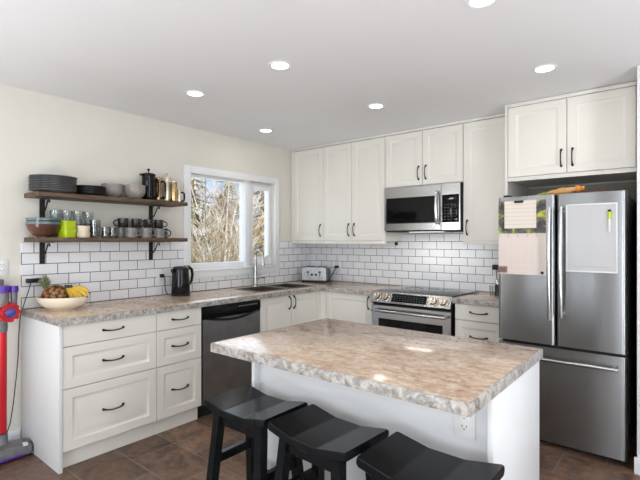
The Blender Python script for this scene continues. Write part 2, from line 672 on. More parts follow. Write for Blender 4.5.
# ------------------------------------------------------------------ cabinets
def pull(parent, x, z, y, L=.115, vertical=False):
    m = MB()
    pts, rs = [], []
    for i in range(13):
        t = -1 + i / 6
        d = .004 + .024 * (1 - abs(t) ** 3)
        sag = .006 * (1 - t * t)
        pts.append((x, y - d, z + t * L / 2) if vertical else (x + t * L / 2, y - d, z + sag * -1))
        rs.append(.0042 + .0035 * abs(t) ** 4)
    m.tube(pts, rs, 8)
    for s in (-1, 1):
        q = (x, y, z + s * L / 2) if vertical else (x + s * L / 2, y, z)
        m.tube([(q[0], y - .007, q[2]), (q[0], y + .0005, q[2])], [.0075, .009], 10)
    return m.build('handle', M['black_pull'], parent)


FB = -.608        # where the fronts start


def base_cabinet(label, loc, rz, w, cat='cabinet', ztop=.872):
    t = thing('base_cabinet', label, cat, loc, rz, 'base cabinets under the worktops')
    m = MB()
    m.box(.001, w - .001, FB, -.012, .114, ztop)
    m.build('carcass', M['cabinet'], t)
    MB().box(.001, w - .001, -.575, -.558, 0.0005, .114).build('toe_kick', M['cabinet'], t)
    return t


def drawer(t, x0, x1, z0, z1, raised=True, hz=None):
    d = MB().front(x0 + .0022, x1 - .0022, z0 + .0024, z1 - .0024, FB, raised).build('drawer', M['cabinet'], t)
    pull(d, (x0 + x1) / 2, (z0 + z1) / 2 + .004 if hz is None else hz, FB - .019, .13)
    return d


def door(t, x0, x1, z0, z1, hx=None, hz=None, yb=FB, L=.115):
    d = MB().front(x0 + .0022, x1 - .0022, z0 + .0024, z1 - .0024, yb).build('door', M['cabinet'], t)
    if hx is not None:
        pull(d, hx, hz, yb - .019, L, True)
    return d


L_ROT = R(90)
ZT, Z1_, Z2_ = .872, .742, .488
c = base_cabinet('wide white three-drawer base cabinet at the left end of the worktop', (0, -3.07, 0), L_ROT, .619)
MB().box(-.022, 0, -.633, -.012, 0.0005, .872, .0015).build('end_panel', M['panel'], c)
drawer(c, 0, .619, Z1_, ZT, False)
drawer(c, 0, .619, Z2_, Z1_)
drawer(c, 0, .619, .114, Z2_)
c = base_cabinet('narrow white three-drawer base cabinet beside the dishwasher', (0, -2.451, 0), L_ROT, .379)
drawer(c, 0, .379, Z1_, ZT, False)
drawer(c, 0, .379, Z2_, Z1_)
drawer(c, 0, .379, .114, Z2_)

# dishwasher
t = thing('dishwasher', 'dark steel dishwasher with a black control strip, left of the sink', 'dishwasher', (0, -2.07, 0), L_ROT)
MB().box(.004, .604, -.60, -.02, .105, .870).build('tub', M['black_plastic'], t)
m = MB()
m.rings([[(.006 + (0 if k == 0 else .003), y, .112), (.604 - (0 if k == 0 else .003), y, .112), (.604 - (0 if k == 0 else .003), y, .768), (.006 + (0 if k == 0 else .003), y, .768)] for k, y in enumerate((-.60, -.628, -.632))])
m.build('door', M['dw_steel'], t)
m = MB()
prof = [(-.60, .770), (-.60, .868), (-.634, .868), (-.642, .84), (-.640, .805), (-.628, .770)]
m.prism(prof, 'x', .006, .604)
pan = m.build('control_panel', M['gloss_black'], t)
m = MB()
for i in range(8):
    m.box(.36 + i * .026, .375 + i * .026, -.6445, -.6395, .838, .842)
m.build('button', mat('grey_print', (.35, .35, .36), .5), pan)
MB().tube([(.04 + .53 * i / 14, -.632 - .012 * math.sin(PI * i / 14), .775 - .030 * math.sin(PI * i / 14)) for i in range(15)], .009, 8).build('handle', M['gloss_black'], pan)
MB().box(.006, .604, -.56, -.54, 0.0005, .104).build('kick_plate', M['black_plastic'], t)

c = base_cabinet('white two-door base cabinet under the sink', (0, -1.457, 0), L_ROT, .792, 'cabinet', .715)
MB().box(.001, .019, FB, -.012, .7155, .872).build('side_panel', M['cabinet'], c)
MB().box(.0195, .79, FB, FB + .02, .7155, .872).build('front_rail', M['cabinet'], c)
MB().box(.002, .016, FB - .019, FB, .115, .871).build('filler', M['cabinet'], c)
MB().box(.7895, .838, FB - .019, FB, .115, .871).build('filler', M['cabinet'], c)
door(c, .016, .402, .114, ZT, .402 - .032, .80)
door(c, .402, .788, .114, ZT, .402 + .032, .80)
c = base_cabinet('white base cabinet with one door, between the inner corner and the range', (.655, 0, 0), 0, .594)
MB().box(-.026, .048, FB - .019, FB, .115, .871).build('filler', M['cabinet'], c)
door(c, .05, .594, .114, ZT, .594 - .038, .80)
c = base_cabinet('narrow white drawer base cabinet between the range and the fridge', (2.035, 0, 0), 0, .385)
drawer(c, 0, .385, Z1_, ZT, False)
drawer(c, 0, .385, Z2_, Z1_)
drawer(c, 0, .385, .114, Z2_)


def slab(xs, ys, keep, z0, z1, name, mats, parent=None, bev=.004):
    """a worktop made of grid cells, sides with the second material"""
    bm = bmesh.new()
    V = {}

    def v(i, j, z):
        k = (i, j, z)
        if k not in V:
            V[k] = bm.verts.new((xs[i], ys[j], z))
        return V[k]
    nx, ny = len(xs) - 1, len(ys) - 1
    K = lambda i, j: 0 <= i < nx and 0 <= j < ny and keep(i, j)
    for i in range(nx):
        for j in range(ny):
            if not K(i, j):
                continue
            bm.faces.new((v(i, j, z1), v(i + 1, j, z1), v(i + 1, j + 1, z1), v(i, j + 1, z1)))
            bm.faces.new((v(i, j, z0), v(i, j + 1, z0), v(i + 1, j + 1, z0), v(i + 1, j, z0)))
            for di, dj, a, b in ((-1, 0, (i, j), (i, j + 1)), (1, 0, (i + 1, j), (i + 1, j + 1)), (0, -1, (i, j), (i + 1, j)), (0, 1, (i, j + 1), (i + 1, j + 1))):
                if not K(i + di, j + dj):
                    f = bm.faces.new((v(*a, z0), v(*b, z0), v(*b, z1), v(*a, z1)))
                    f.material_index = 1
    bmesh.ops.recalc_face_normals(bm, faces=bm.faces)
    if bev:
        es = [e for e in bm.edges if len(e.link_faces) == 2 and e.calc_face_angle() > 1 and max(a.co.z for a in e.verts) > (z0 + z1) / 2]
        bmesh.ops.bevel(bm, geom=es, offset=bev, segments=2, affect='EDGES', profile=.5, material=1)
    o = MB()
    o.bm.free()
    o.bm = bm
    return o.build(name, mats, parent)


SX0, SX1, SY0, SY1 = .135, .515, -1.345, -.585
xs = [.010, SX0, SX1, .65, 1.251]
ys = [-3.095, SY0, -.65, SY1, -.010]


def keepL(i, j):
    if i == 3:
        return j >= 2
    if i == 1 and j in (1, 2):
        return False
    return True


top = slab(xs, ys, keepL, .874, .914, 'worktop', [M['granite'], M['granite_edge']])
tag(top, 'long tan granite worktop running round the corner under the window', 'worktop')
top = slab([2.020, 2.421], [-.65, -.010], lambda i, j: True, .874, .914, 'worktop', [M['granite'], M['granite_edge']])
tag(top, 'short tan granite worktop between the range and the fridge', 'worktop')

# sink
t = thing('sink', 'dark brown double bowl sink set in the worktop under the window', 'sink', (0, 0, .914))
m = MB()
ym = -.945
for a, b in ((SY0, ym - .012), (ym + .012, SY1)):
    def lp(i, z, a=a, b=b):
        return [(SX0 + i, a + i, z), (SX1 - i, a + i, z), (SX1 - i, b - i, z), (SX0 + i, b - i, z)]
    m.rings([lp(.004, .001), lp(.006, .003), lp(.022, .003), lp(.026, -.002), lp(.034, -.17), lp(.05, -.185)], cap_first=False)
m.box(SX0 + .004, SX1 - .004, ym - .018, ym + .018, -.05, .002, .003)
m.build('basin', M['sink'], t)
for yy in (-1.15, -.77):
    MB().lathe([(0, -.1835), (.03, -.1835), (.042, -.182), (.044, -.1845)], (.325, yy, 0), 20).build('drain', M['nickel'], t)

# faucet
t = thing('faucet', 'brushed nickel pull-down faucet standing behind the sink', 'faucet', (.085, -1.01, .914))
MB().lathe([(0, 0), (.028, 0), (.028, .008), (.024, .014), (.0225, .06), (.020, .12), (.0185, .20), (.0135, .25)], n=20).build('body', M['nickel'], t)
pts = [(0, 0, .22), (0, 0, .29)]
for i in range(11):
    a = PI * i / 10
    pts.append((.055 - .055 * math.cos(a), 0, .315 + .055 * math.sin(a)))
pts += [(.112, 0, .29)]
MB().tube(pts, [.0135] + [.0125] * (len(pts) - 1), 12).build('spout', M['nickel'], t)
MB().lathe([(0, .205), (.018, .205), (.019, .215), (.0145, .25), (.0135, .295), (0, .297)], (.112, 0, 0), 16).build('spray_head', M['nickel'], t)
MB().tube([(0, .018, .075), (0, .04, .078), (.01, .07, .085), (.022, .115, .076)], [.012, .011, .008, .006], 10).build('handle', M['nickel'], t)


# upper cabinets
UB, UT = 1.376, 2.388
FU = -.366


def upper(label, x0, x1, z0, z1, doors, rail=True, filler=0.0, panels=()):
    t = thing('upper_cabinet', label, 'cabinet', (x0, 0, z0), 0, 'upper cabinets on the range wall')
    w, h = x1 - x0, z1 - z0
    MB().box(.001, w - .001, FU, -.009, 0, h).build('carcass', M['cabinet'], t)
    if filler:
        MB().box(.002, filler - .001, FU - .017, FU, 0, h).build('filler', M['cabinet'], t)
    for a, b, hx in doors:
        door(t, a, b, 0, h, hx, .115, FU, .12)
    if rail:
        MB().box(.001, w - .001, FU - .019, FU + .012, -.03, -.001, .002).build('light_rail', M['cabinet'], t)
    return t


upper('single-door white upper cabinet in the corner beside the window', .009, .4745, UB, UT, [(.035, .4655, .4655 - .035)], filler=.035)
upper('white upper cabinet with a pair of tall doors, left of the microwave', .4755, 1.2405, UB, UT, [(0, .3725, .3725 - .035), (.3725, .765, .3725 + .035)])
upper('short two-door white cabinet above the microwave', 1.2415, 2.0095, 1.886, UT, [(0, .389, .389 - .035), (.389, .768, .389 + .035)], rail=False)
upper('single-door white upper cabinet between the microwave and the fridge alcove', 2.0105, 2.418, UB, UT, [(0, .4075, .035)])
structure(MB().box(.009, 2.418, -.387, -.009, UT + .004, H - .002, .002).build('trim_3', M['cabinet']))

# refrigerator surround
t = thing('fridge_cabinet', 'tall white cabinet surround above and beside the fridge', 'cabinet', (0, 0, 0))
FY = -.60
MB().box(2.422, 2.440, FY - .012, -.009, 0.0005, H - .004, .001).build('side_panel', M['cabinet'], t)
MB().box(3.236, 3.254, FY - .012, -.009, 0.0005, H - .004, .001).build('side_panel', M['cabinet'], t)
MB().box(2.4405, 3.2355, FY + .008, -.012, 1.838, 2.386).build('carcass', M['cabinet'], t)
MB().box(2.4405, 3.2355, FY - .011, FY + .008, 1.826, 1.853, .001).build('bottom_rail', M['cabinet'], t)
MB().box(2.4405, 3.2355, FY - .011, FY + .008, 2.386, H - .004, .001).build('top_rail', M['cabinet'], t)
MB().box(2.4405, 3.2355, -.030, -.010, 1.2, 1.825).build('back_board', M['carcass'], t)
door(t, 2.442, 2.838, 1.856, 2.384, 2.838 - .035, 1.965, FY + .008, .115)
door(t, 2.838, 3.234, 1.856, 2.384, 2.838 + .035, 1.965, FY + .008, .115)

# ------------------------------------------------------------------ refrigerator
t = thing('refrigerator', 'stainless steel french-door refrigerator with bottom freezer', 'refrigerator', (2.455, 0, 0))
FW, FD = .752, -.88
MB().box(.006, FW - .006, -.80, -.05, .03, 1.665, .004).build('body', mat('dark_grey_case', (.045, .045, .048), .45), t)


def steel_door(x0, x1, z0, z1, name):
    """door slab with rounded vertical front edges"""
    m = MB()
    yb, yf, r = -.806, FD, .022
    out = [(x0, yb)]
    for i in range(7):
        a = i / 6 * PI / 2
        out.append((x0 + r - r * math.cos(a), yf + r - r * math.sin(a)))
    for i in range(7):
        a = i / 6 * PI / 2
        out.append((x1 - r + r * math.sin(a), yf + r - r * math.cos(a)))
    out.append((x1, yb))
    m.prism(out, 'z', z0, z1)
    return m.build(name, M['steel'], t, ang=50)


GAP = 2.823 - 2.455
ld = steel_door(0, GAP - .004, .690, 1.685, 'door')
rd = steel_door(GAP + .004, FW, .690, 1.685, 'door')
fd = steel_door(0, FW, .045, .672, 'freezer_drawer')


def bar(parent, p0, p1, bow):
    """a bowed bar handle with two standoffs"""
    m = MB()
    p0, p1 = Vector(p0), Vector(p1)
    pts = []
    for i in range(15):
        u = i / 14
        q = p0.lerp(p1, u)
        q.y -= bow * (1 - (2 * u - 1) ** 2)
        pts.append(q)
    m.tube(pts, .0115, 12)
    for u in (.04, .96):
        q = p0.lerp(p1, u)
        m.tube([(q.x, q.y - .004, q.z), (q.x, FD + .001, q.z)], .009, 10)
    return m.build('handle', M['steel_light'], parent)


bar(ld, (GAP - .032, FD - .035, .86), (GAP - .032, FD - .035, 1.60), .022)
bar(rd, (GAP + .036, FD - .035, .88), (GAP + .036, FD - .035, 1.60), .022)
bar(fd, (.05, FD - .045, .600), (FW - .04, FD - .045, .600), .012)
MB().box(.02, FW - .02, -.80, -.70, 0.0005, .03).build('kick_plate', M['black_plastic'], t)
for x in (.03, FW - .07):
    MB().box(x, x + .04, -.86, -.78, 1.6855, 1.70, .003).build('hinge_cover', M['dark_rubber'], t)

# things on the fridge
def pic_material():
    m = mat('calendar_photo', (.2, .3, .1), .35)
    v = obj_coords(m)
    f = noise(m, v, 14, 4, .6, .6)
    base(m, ramp(m, f, [(.38, (.02, .018, .025)), (.47, (.08, .07, .06)), (.53, (.22, .26, .03)), (.62, (.58, .56, .07)), (.72, (.22, .15, .13))]))
    return m


def ruled(name, paper, ink, nx, nz, w, h, line):
    """paper printed with a pale grid"""
    m = mat(name, paper, .6)
    n, l, b = nodes_of(m)
    v = obj_coords(m)
    sp = n.new('ShaderNodeSeparateXYZ')
    l.new(v, sp.inputs[0])
    fs = []
    for ax, cnt, size in (('X', nx, w), ('Z', nz, h)):
        if not cnt:
            continue
        a = n.new('ShaderNodeMath')
        a.operation = 'MODULO'
        a.inputs[1].default_value = size / cnt
        k = n.new('ShaderNodeMath')
        k.operation = 'LESS_THAN'
        k.inputs[1].default_value = line
        l.new(sp.outputs[ax], a.inputs[0])
        l.new(a.outputs[0], k.inputs[0])
        fs.append(k.outputs[0])
    f = fs[0]
    if len(fs) > 1:
        mx = n.new('ShaderNodeMath')
        mx.operation = 'MAXIMUM'
        l.new(fs[0], mx.inputs[0])
        l.new(fs[1], mx.inputs[1])
        f = mx.outputs[0]
    base(m, mix(m, f, paper, ink))
    return m


YP = FD - .0015
t = thing('calendar', 'wall calendar with a leafy photo page on the left fridge door', 'calendar', (2.459, YP, 1.147))
CW = .305
MB().box(0, CW, -.0015, 0, .285, .508).build('picture_page', pic_material(), t)
MB().box(0, CW, -.0015, 0, 0, .283).build('grid_page', ruled('calendar_grid', (.70, .61, .56), (.65, .56, .51), 7, 6, CW, .24, .0022), t)
MB().box(0.004, CW - .004, -.002, -.0016, .255, .280).build('month_strip', ruled('month_strip_print', (.68, .58, .53), (.58, .48, .44), 5, 0, CW, 1, .012), t)
m = MB()
for i in range(20):
    m.lathe([(0, -.001), (.0022, -.001), (.0022, .001), (0, .001)], (.01 + i * .015, -.001, .284), 6)
m.build('spiral_binding', M['nickel'], t)
m = MB().box(0, .205, -.0015, 0, 0, .190)
o = m.build('paper_note', ruled('note_print', (.72, .65, .57), (.58, .50, .44), 0, 7, 1, .19, .003))
o.location = (2.500, YP - .002, 1.465)
tag(o, 'pale ruled paper note clipped over the calendar photo', 'note')
o = MB().box(0, .06, -.006, 0, 0, .016, .002).build('magnet', M['black_plastic'], None, (2.565, YP - .004, 1.640))
tag(o, 'black bar magnet holding the paper note at its top edge', 'magnet')
o = MB().box(0, .062, -.004, 0, 0, .045, .0015).build('magnet', speckled('brown_photo', (.10, .05, .04), (.30, .19, .16), 60, .4), None, (2.457, YP - .002, 1.156))
tag(o, 'brown photo magnet at the lower left corner of the calendar', 'magnet')
o = MB().lathe([(0, 0), (.010, 0), (.010, .005), (0, .006)], n=14, M=Matrix.Rotation(R(90), 3, 'X')).build('magnet', M['black_plastic'], None, (2.742, YP - .002, 1.165))
tag(o, 'small round black magnet at the lower right corner of the calendar', 'magnet')

t = thing('whiteboard', 'blank white dry-erase board on the right fridge door', 'whiteboard', (2.882, FD - .0005, 1.180))
WW, WH = .279, .434
MB().box(.004, WW - .004, -.007, 0, .004, WH - .004).build('board', mat('dry_erase_white', (.50, .50, .505), .25), t)
m = MB()
for a in ((0, WW, 0, .009), (0, WW, WH - .009, WH), (0, .009, .0091, WH - .0091), (WW - .009, WW, .0091, WH - .0091)):
    m.box(a[0], a[1], -.011, 0, a[2], a[3], .002)
m.build('frame', M['white_plastic'], t)
m = MB()
random.seed(4)
x = .04
while x < .225:
    L = random.uniform(.012, .03)
    m.tube([(x + L * k / 6, -.0075, .034 + random.uniform(-.004, .004)) for k in range(7)], .0008, 4)
    x += L + .006
m.build('handwriting', mat('faint_marker_ink', (.22, .23, .26), .6), t)
t = thing('marker', 'white marker with a lime green cap stuck on the whiteboard', 'marker', (3.120, FD - .016, 1.430))
MB().lathe([(0, 0), (.006, .002), (.0075, .01), (.0075, .085), (0, .085)], n=12).build('barrel', M['white_plastic'], t)
MB().lathe([(0, .0852), (.010, .0852), (.0105, .12), (.008, .128), (0, .128)], n=12).build('cap', mat('lime_cap', (.50, .62, .03), .4), t)
MB().lathe([(0, .1285), (.0085, .1285), (.0085, .140), (0, .142)], n=12).build('eraser', M['black_plastic'], t)

# food on top of the fridge
t = thing('bread_bag', 'orange and tan bag of rolls lying on top of the fridge', 'bread', (2.845, -.70, 1.688), R(10))
m = MB()
pts, rs = [], []
for i in range(15):
    u = i / 14
    pts.append((-.10 + .185 * u, .0, .020 + .024 * u + .003 * math.sin(u * 18)))
    rs.append(.008 + .017 * math.sin(PI * min(1, u * 1.06 + .03)) ** .6 if u < .97 else .010)
m.tube(pts, rs, 14)
m.build('loaf', speckled('tan_bread_in_film', (.62, .30, .09), (.80, .50, .22), 16, .3), t)
MB().tube([(.060, 0, .042), (.085, 0, .044), (.095, 0, .046), (.110, .002, .046)], [.024, .023, .014, .018], 12).build('twist_end', speckled('orange_film', (.75, .20, .02), (.90, .38, .06), 20, .3), t)
t = thing('snack_packet', 'small red packet on top of the fridge behind the bread bag', 'packet', (3.02, -.66, 1.688), R(-12))
MB().box(-.06, .06, -.04, .04, -.0, .018, .008, 3).build('packet', speckled('red_film', (.45, .03, .02), (.65, .09, .03), 18, .3), t)
t = thing('salad_bag', 'small green and yellow bag lying on the left of the fridge top', 'bag', (2.725, -.66, 1.688), R(-6))
MB().tube([(-.09, 0, .005), (-.05, 0, .012), (0, 0, .018), (.05, 0, .014), (.075, 0, .008)], [.010, .018, .022, .020, .010], 12).build('bag', speckled('green_yellow_film', (.22, .26, .05), (.62, .50, .12), 30, .35), t)

# ------------------------------------------------------------------ microwave
t = thing('microwave', 'stainless over-the-range microwave with a black door window', 'microwave', (1.246, 0, 1.462))
MWW, MH, MF = .760, .420, -.41
MB().box(0, MWW, -.375, -.010, 0.012, MH).build('case', M['black_plastic'], t)
MB().box(.0, MWW, -.37, -.02, 0, .012, .003).build('vent_base', M['dark_rubber'], t)
DX = .575
MB().box(.22, .54, -.33, -.25, -.003, .0, .001).build('cooktop_lamp', emitter('lamp_lens', (1.0, .96, .90), 1.5), t)
ld_ = bpy.data.lights.new('cooktop_lamp', 'AREA')
ld_.shape, ld_.size, ld_.size_y, ld_.energy, ld_.color = 'RECTANGLE', .30, .07, 1.6, (1.0, .97, .92)
lo_ = bpy.data.objects.new('cooktop_light', ld_)
COL.objects.link(lo_)
lo_.parent = t
lo_.location = (.38, -.29, -.006)
m = MB()
x0, x1, z0, z1 = .001, DX, .012, MH - .001
wi = (.022, .030, .066, .100)     # left, right, bottom, top margins of the window
a = [(x0, z0), (x1, z0), (x1, z1), (x0, z1)]
bw = [(x0 + wi[0], z0 + wi[2]), (x1 - wi[1], z0 + wi[2]), (x1 - wi[1], z1 - wi[3]), (x0 + wi[0], z1 - wi[3])]
m.rings([[(p[0], -.376, p[1]) for p in a], [(p[0], MF + .003, p[1]) for p in a],
         [(p[0] + (.003 if k in (0, 3) else -.003), MF, p[1] + (.003 if k < 2 else -.003)) for k, p in enumerate(a)],
         [(p[0], MF, p[1]) for p in bw], [(p[0], MF + .003, p[1]) for p in bw]], cap_last=False)
dr = m.build('door', M['steel_mid'], t)
MB().box(bw[0][0], bw[1][0], MF + .002, MF + .010, bw[0][1], bw[2][1]).build('door_window', M['black_glass'], dr)
m = MB()
hx = DX - .028
pts = [(hx, MF, .335)] + [(hx, MF - .030 - .018 * math.sin(PI * i / 10), .350 - .028 * i) for i in range(11)] + [(hx, MF, .085)]
m.tube(pts, .012, 10, flat=1.0)
m.build('handle', M['steel_light'], dr)
m = MB()
m.rings([[(DX + .004, y, .012), (MWW - .012, y, .012), (MWW - .012, y, MH - .001), (DX + .004, y, MH - .001)] for y in (-.376, MF + .002)])
pn = m.build('control_panel', M['steel_mid'], t)
MB().box(DX + .010, MWW - .022, MF - .001, MF + .004, .078, MH - .10, .001).build('keypad_glass', M['black_glass'], pn)
m = MB()
for r_ in range(6):
    for c_ in range(4):
        m.box(DX + .030 + c_ * .030, DX + .044 + c_ * .030, MF - .0015, MF - .0009, .10 + r_ * .026, .106 + r_ * .026)
m.build('keypad', mat('keypad_print', (.10, .10, .105), .5), pn)
MB().box(DX + .075, DX + .115, MF - .0016, MF - .0009, .278, .290).build('clock_display', mat('clock_glow', (.45, .5, .5), .5), pn)

# ------------------------------------------------------------------ range
t = thing('range', 'stainless slide-in electric range with a black glass cooktop', 'range', (1.258, 0, 0))
RW = .758
MB().box(.002, RW - .002, -.62, -.012, .03, .898).build('body', M['black_plastic'], t)
MB().box(0, RW, -.625, -.012, .9155, .922, .002).build('cooktop', M['black_glass'], t)
m = MB()
for x, y, r in ((.20, -.46, .10), (.55, -.46, .115), (.20, -.20, .085), (.55, -.20, .085), (.38, -.16, .05)):
    m.lathe([(r - .002, .9222), (r - .002, .9226), (r, .9226), (r, .9222)], (x, y, 0), 40)
m.build('burner_ring', mat('burner_print', (.12, .12, .125), .3), t)
m = MB()
m.prism([(-.60, .915), (-.622, .922), (-.634, .919), (-.678, .826), (-.648, .806), (-.60, .806)], 'x', 0, RW)
cp = m.build('control_panel', M['steel_mid'], t)
ang = math.atan2(.044, .093)
Mc = Matrix.Translation((0, -.656, .8725)) @ Matrix.Rotation(-ang, 4, 'X')      # local -y is the panel's outward normal
MB().box(.215, .545, -.004, .006, -.036, .036, .002, M=Mc).build('display_glass', M['black_glass'], cp)
m = MB()
for r_ in range(3):
    for i in range(11):
        m.box(.235 + i * .027, .247 + i * .027, -.0046, -.0035, -.020 + r_ * .018, -.017 + r_ * .018, M=Mc)
m.build('touch_keys', mat('touch_print', (.14, .14, .145), .5), cp)
m = MB()
for q in ((.207, .553, -.006, -.002, -.044, -.038), (.207, .553, -.006, -.002, .038, .044), (.205, .213, -.006, -.002, -.044, .044), (.547, .555, -.006, -.002, -.044, .044)):
    m.box(*q, .001, M=Mc)
m.build('display_frame', M['steel_light'], cp)
for x in (.065, .155, .610, .698):
    kb = MB()
    K = Mc @ Matrix.Translation((x, 0, 0)) @ Matrix.Rotation(R(90), 4, 'X')
    kb.lathe([(0, .001), (.040, .001), (.040, .006), (.034, .008), (.031, .030), (.028, .034), (0, .034)], n=24, M=K)
    kb.box(-.006, .006, -.026, .026, .034, .041, .002, M=K)
    kb.build('knob', M['bronze_knob'], cp)
m = MB()
x0, x1, z0, z1 = .003, RW - .003, .215, - .0 + .794
wa = [(x0, z0), (x1, z0), (x1, z1), (x0, z1)]
wb = [(x0 + .07, z0 + .10), (x1 - .07, z0 + .10), (x1 - .07, z1 - .115), (x0 + .07, z1 - .115)]
m.rings([[(p[0], -.621, p[1]) for p in wa], [(p[0], -.652, p[1]) for p in wa], [(p[0], -.652, p[1]) for p in wb], [(p[0], -.648, p[1]) for p in wb]], cap_last=False)
od = m.build('oven_door', M['steel_mid'], t)
MB().box(wb[0][0], wb[1][0], -.6495, -.640, wb[0][1], wb[2][1]).build('oven_window', M['black_glass'], od)
m = MB()
m.tube([(.03, -.700, .752), (.2, -.704, .752), (.38, -.706, .752), (.56, -.704, .752), (RW - .03, -.700, .752)], .013, 12)
for x in (.05, RW - .05):
    m.tube([(x, -.700, .752), (x, -.651, .752)], .010, 10)
m.build('handle', M['steel_light'], od)
MB().box(.003, RW - .003, -.648, -.622, .06, .208, .003).build('storage_drawer', M['steel_mid'], t)
MB().box(.02, RW - .02, -.58, -.56, 0.0005, .058).build('kick_plate', M['black_plastic'], t)

# ------------------------------------------------------------------ island
t = thing('kitchen_island', 'white panelled kitchen island base in the middle of the room', 'island', (0, 0, 0))
IX0, IX1, IY0, IY1 = 1.832, 2.994, -2.660, -2.060
MB().box(IX0, IX0 + .02, IY0, IY1, 0.0005, .873, .001).build('end_panel', M['panel'], t)
MB().box(IX1 - .02, IX1, IY0, IY1, 0.0005, .873, .001).build('end_panel', M['panel'], t)
MB().box(IX0 + .0205, IX1 - .0205, IY0 + .038, IY0 + .056, 0.0005, .873).build('front_panel', M['panel'], t)
MB().box(IX0 + .0205, IX1 - .0205, IY0 + .0565, IY1 - .022, .114, .872).build('carcass', M['cabinet'], t)
MB().box(IX0 + .0205, IX1 - .0205, IY1 - .08, IY1 - .062, 0.0005, .113).build('toe_kick', M['panel'], t)
for k in range(3):
    wdt = (IX1 - IX0 - .041) / 3
    xa = IX0 + .0205 + wdt * k
    d = MB().front(-xa - wdt + .0015, -xa - .0015, .116, .868, IY1 * 0).build('door', M['cabinet'], t)
    d.location = (0, IY1 - .021, 0)
    d.rotation_euler = (0, 0, PI)
o = slab([1.808, 3.004], [-2.893, -2.036], lambda i, j: True, .8745, .914, 'worktop', [M['granite_warm'], M['granite_edge']], bev=.006)
tag(o, 'pinkish tan granite worktop with a rough grey edge on the island', 'worktop')


def outlet(label, loc, rz, w=.072, h=.116, group='white wall outlets'):
    t = thing('wall_outlet', label, 'outlet', loc, rz, group)
    MB().box(-w / 2, w / 2, -.006, 0, -h / 2, h / 2, .002).build('cover_plate', M['white_plastic'], t)
    m = MB()
    m.box(-.017, .017, -.0085, -.0055, -.033, .033, .001)
    r = m.build('receptacle', M['white_plastic'], t)
    m = MB()
    for z in (-.019, .019):
        m.box(-.0085, -.006, -.0092, -.008, z - .002, z + .006)
        m.box(.006, .0085, -.0092, -.008, z - .002, z + .006)
        m.box(-.002, .002, -.0092, -.008, z - .010, z - .006)
    m.build('slots', M['slot'], r)
    return t


outlet('white electrical outlet on the island front below the worktop', (2.885, IY0 + .0375, .752), 0, .075, .116)
outlet('white electrical outlet on the wall above the stick vacuum', (.0005, -3.205, 1.20), L_ROT)


# ------------------------------------------------------------------ stools
def make_stool(label, loc):
    t = thing('bar_stool', label, 'stool', loc, 0, 'black saddle stools at the island')
    L, W, Z = .375, .262, .690
    sh = lambda x: .024 * max(0, abs(x) - L * .17) / (L * .33) - .004
    m = MB()
    loops = []
    for fx in (-.5, -.48, -.19, -.17, -.15, .15, .17, .19, .48, .5):
        x = L * fx
        zt = Z - .020 + sh(x)
        zb = zt - .032
        e = .004 if abs(fx) < .49 else .010
        loops.append([(x, -W / 2, zb + e), (x, -W / 2 + e, zb), (x, W / 2 - e, zb), (x, W / 2, zb + e),
                      (x, W / 2, zt - e), (x, W / 2 - e, zt), (x, -W / 2 + e, zt), (x, -W / 2, zt - e)])
    m.rings(loops)
    m.build('seat', M['stool'], t, ang=30)
    tops = {}
    for sx in (-1, 1):
        for sy in (-1, 1):
            a = Vector((sx * .128, sy * .088, Z - .048))
            b = Vector((sx * .172, sy * .146, 0.001))
            w = .019
            m = MB()
            m.rings([[(p.x - w, p.y - w, p.z), (p.x + w, p.y - w, p.z), (p.x + w, p.y + w, p.z), (p.x - w, p.y + w, p.z)] for p in (b, a)])
            m.build('leg', M['stool'], t)
            tops[sx, sy] = (a, b)
    at = lambda k, z: tops[k][1].lerp(tops[k][0], z / (Z - .048))

    def rung(k1, k2, z, name):
        p, q = at(k1, z), at(k2, z)
        d = (q - p).normalized()
        p2, q2 = p + d * .018, q - d * .018
        s = Vector((-d.y, d.x, 0)) * .011
        u = Vector((0, 0, .019))
        MB().rings([[c - s - u, c + s - u, c + s + u, c - s + u] for c in (p2, q2)]).build(name, M['stool'], t)
    for sx in (-1, 1):
        rung((sx, -1), (sx, 1), .43, 'stretcher')
    for sy in (-1, 1):
        rung((-1, sy), (1, sy), .30, 'stretcher')
    for sy in (-1, 1):
        MB().box(-.118, .118, sy * .088 - .009, sy * .088 + .009, Z - .105, Z - .056).build('apron', M['stool'], t)
    return t


st = make_stool('black saddle-seat stool at the left end of the island', (2.043, -2.832, 0))
copy_tree(st, None, (2.445, -2.842, 0), R(-3.0), 'black saddle-seat stool in the middle of the island front')
copy_tree(st, None, (2.858, -2.850, 0), R(-1), 'black saddle-seat stool at the right end, below the outlet')

# ------------------------------------------------------------------ recessed lights
lights = [('recessed ceiling light nearest the shelves', .827, -2.275), ('recessed ceiling light left of the middle, above the island', 1.637, -2.257),
          ('recessed ceiling light nearest the window', .448, -1.213), ('recessed ceiling light in front of the microwave', 1.65, -1.21),
          ('recessed ceiling light in front of the fridge cabinet', 2.829, -1.207), ('recessed ceiling light cut by the top edge of the photo', 2.806, -2.223)]
for lab, x, y in lights:
    t = thing('recessed_light', 'round lit ' + lab, 'ceiling light', (x, y, H), 0, 'recessed ceiling lights')
    MB().lathe([(.050, -.001), (.052, -.004), (.066, -.006), (.070, -.003), (.070, 0)], n=32).build('trim_ring', M['white_trim'], t)
    MB().lathe([(0, -.003), (.050, -.003)], n=32).build('lens', M['lamp'], t)
    d = bpy.data.lights.new('downlight', 'AREA')
    d.shape = 'DISK'
    d.size = .10
    d.energy = DOWNLIGHT_W
    d.color = DOWNLIGHT_C
    lo = bpy.data.objects.new('downlight', d)
    COL.objects.link(lo)
    lo.parent = t
    lo.location = (0, 0, -.008)
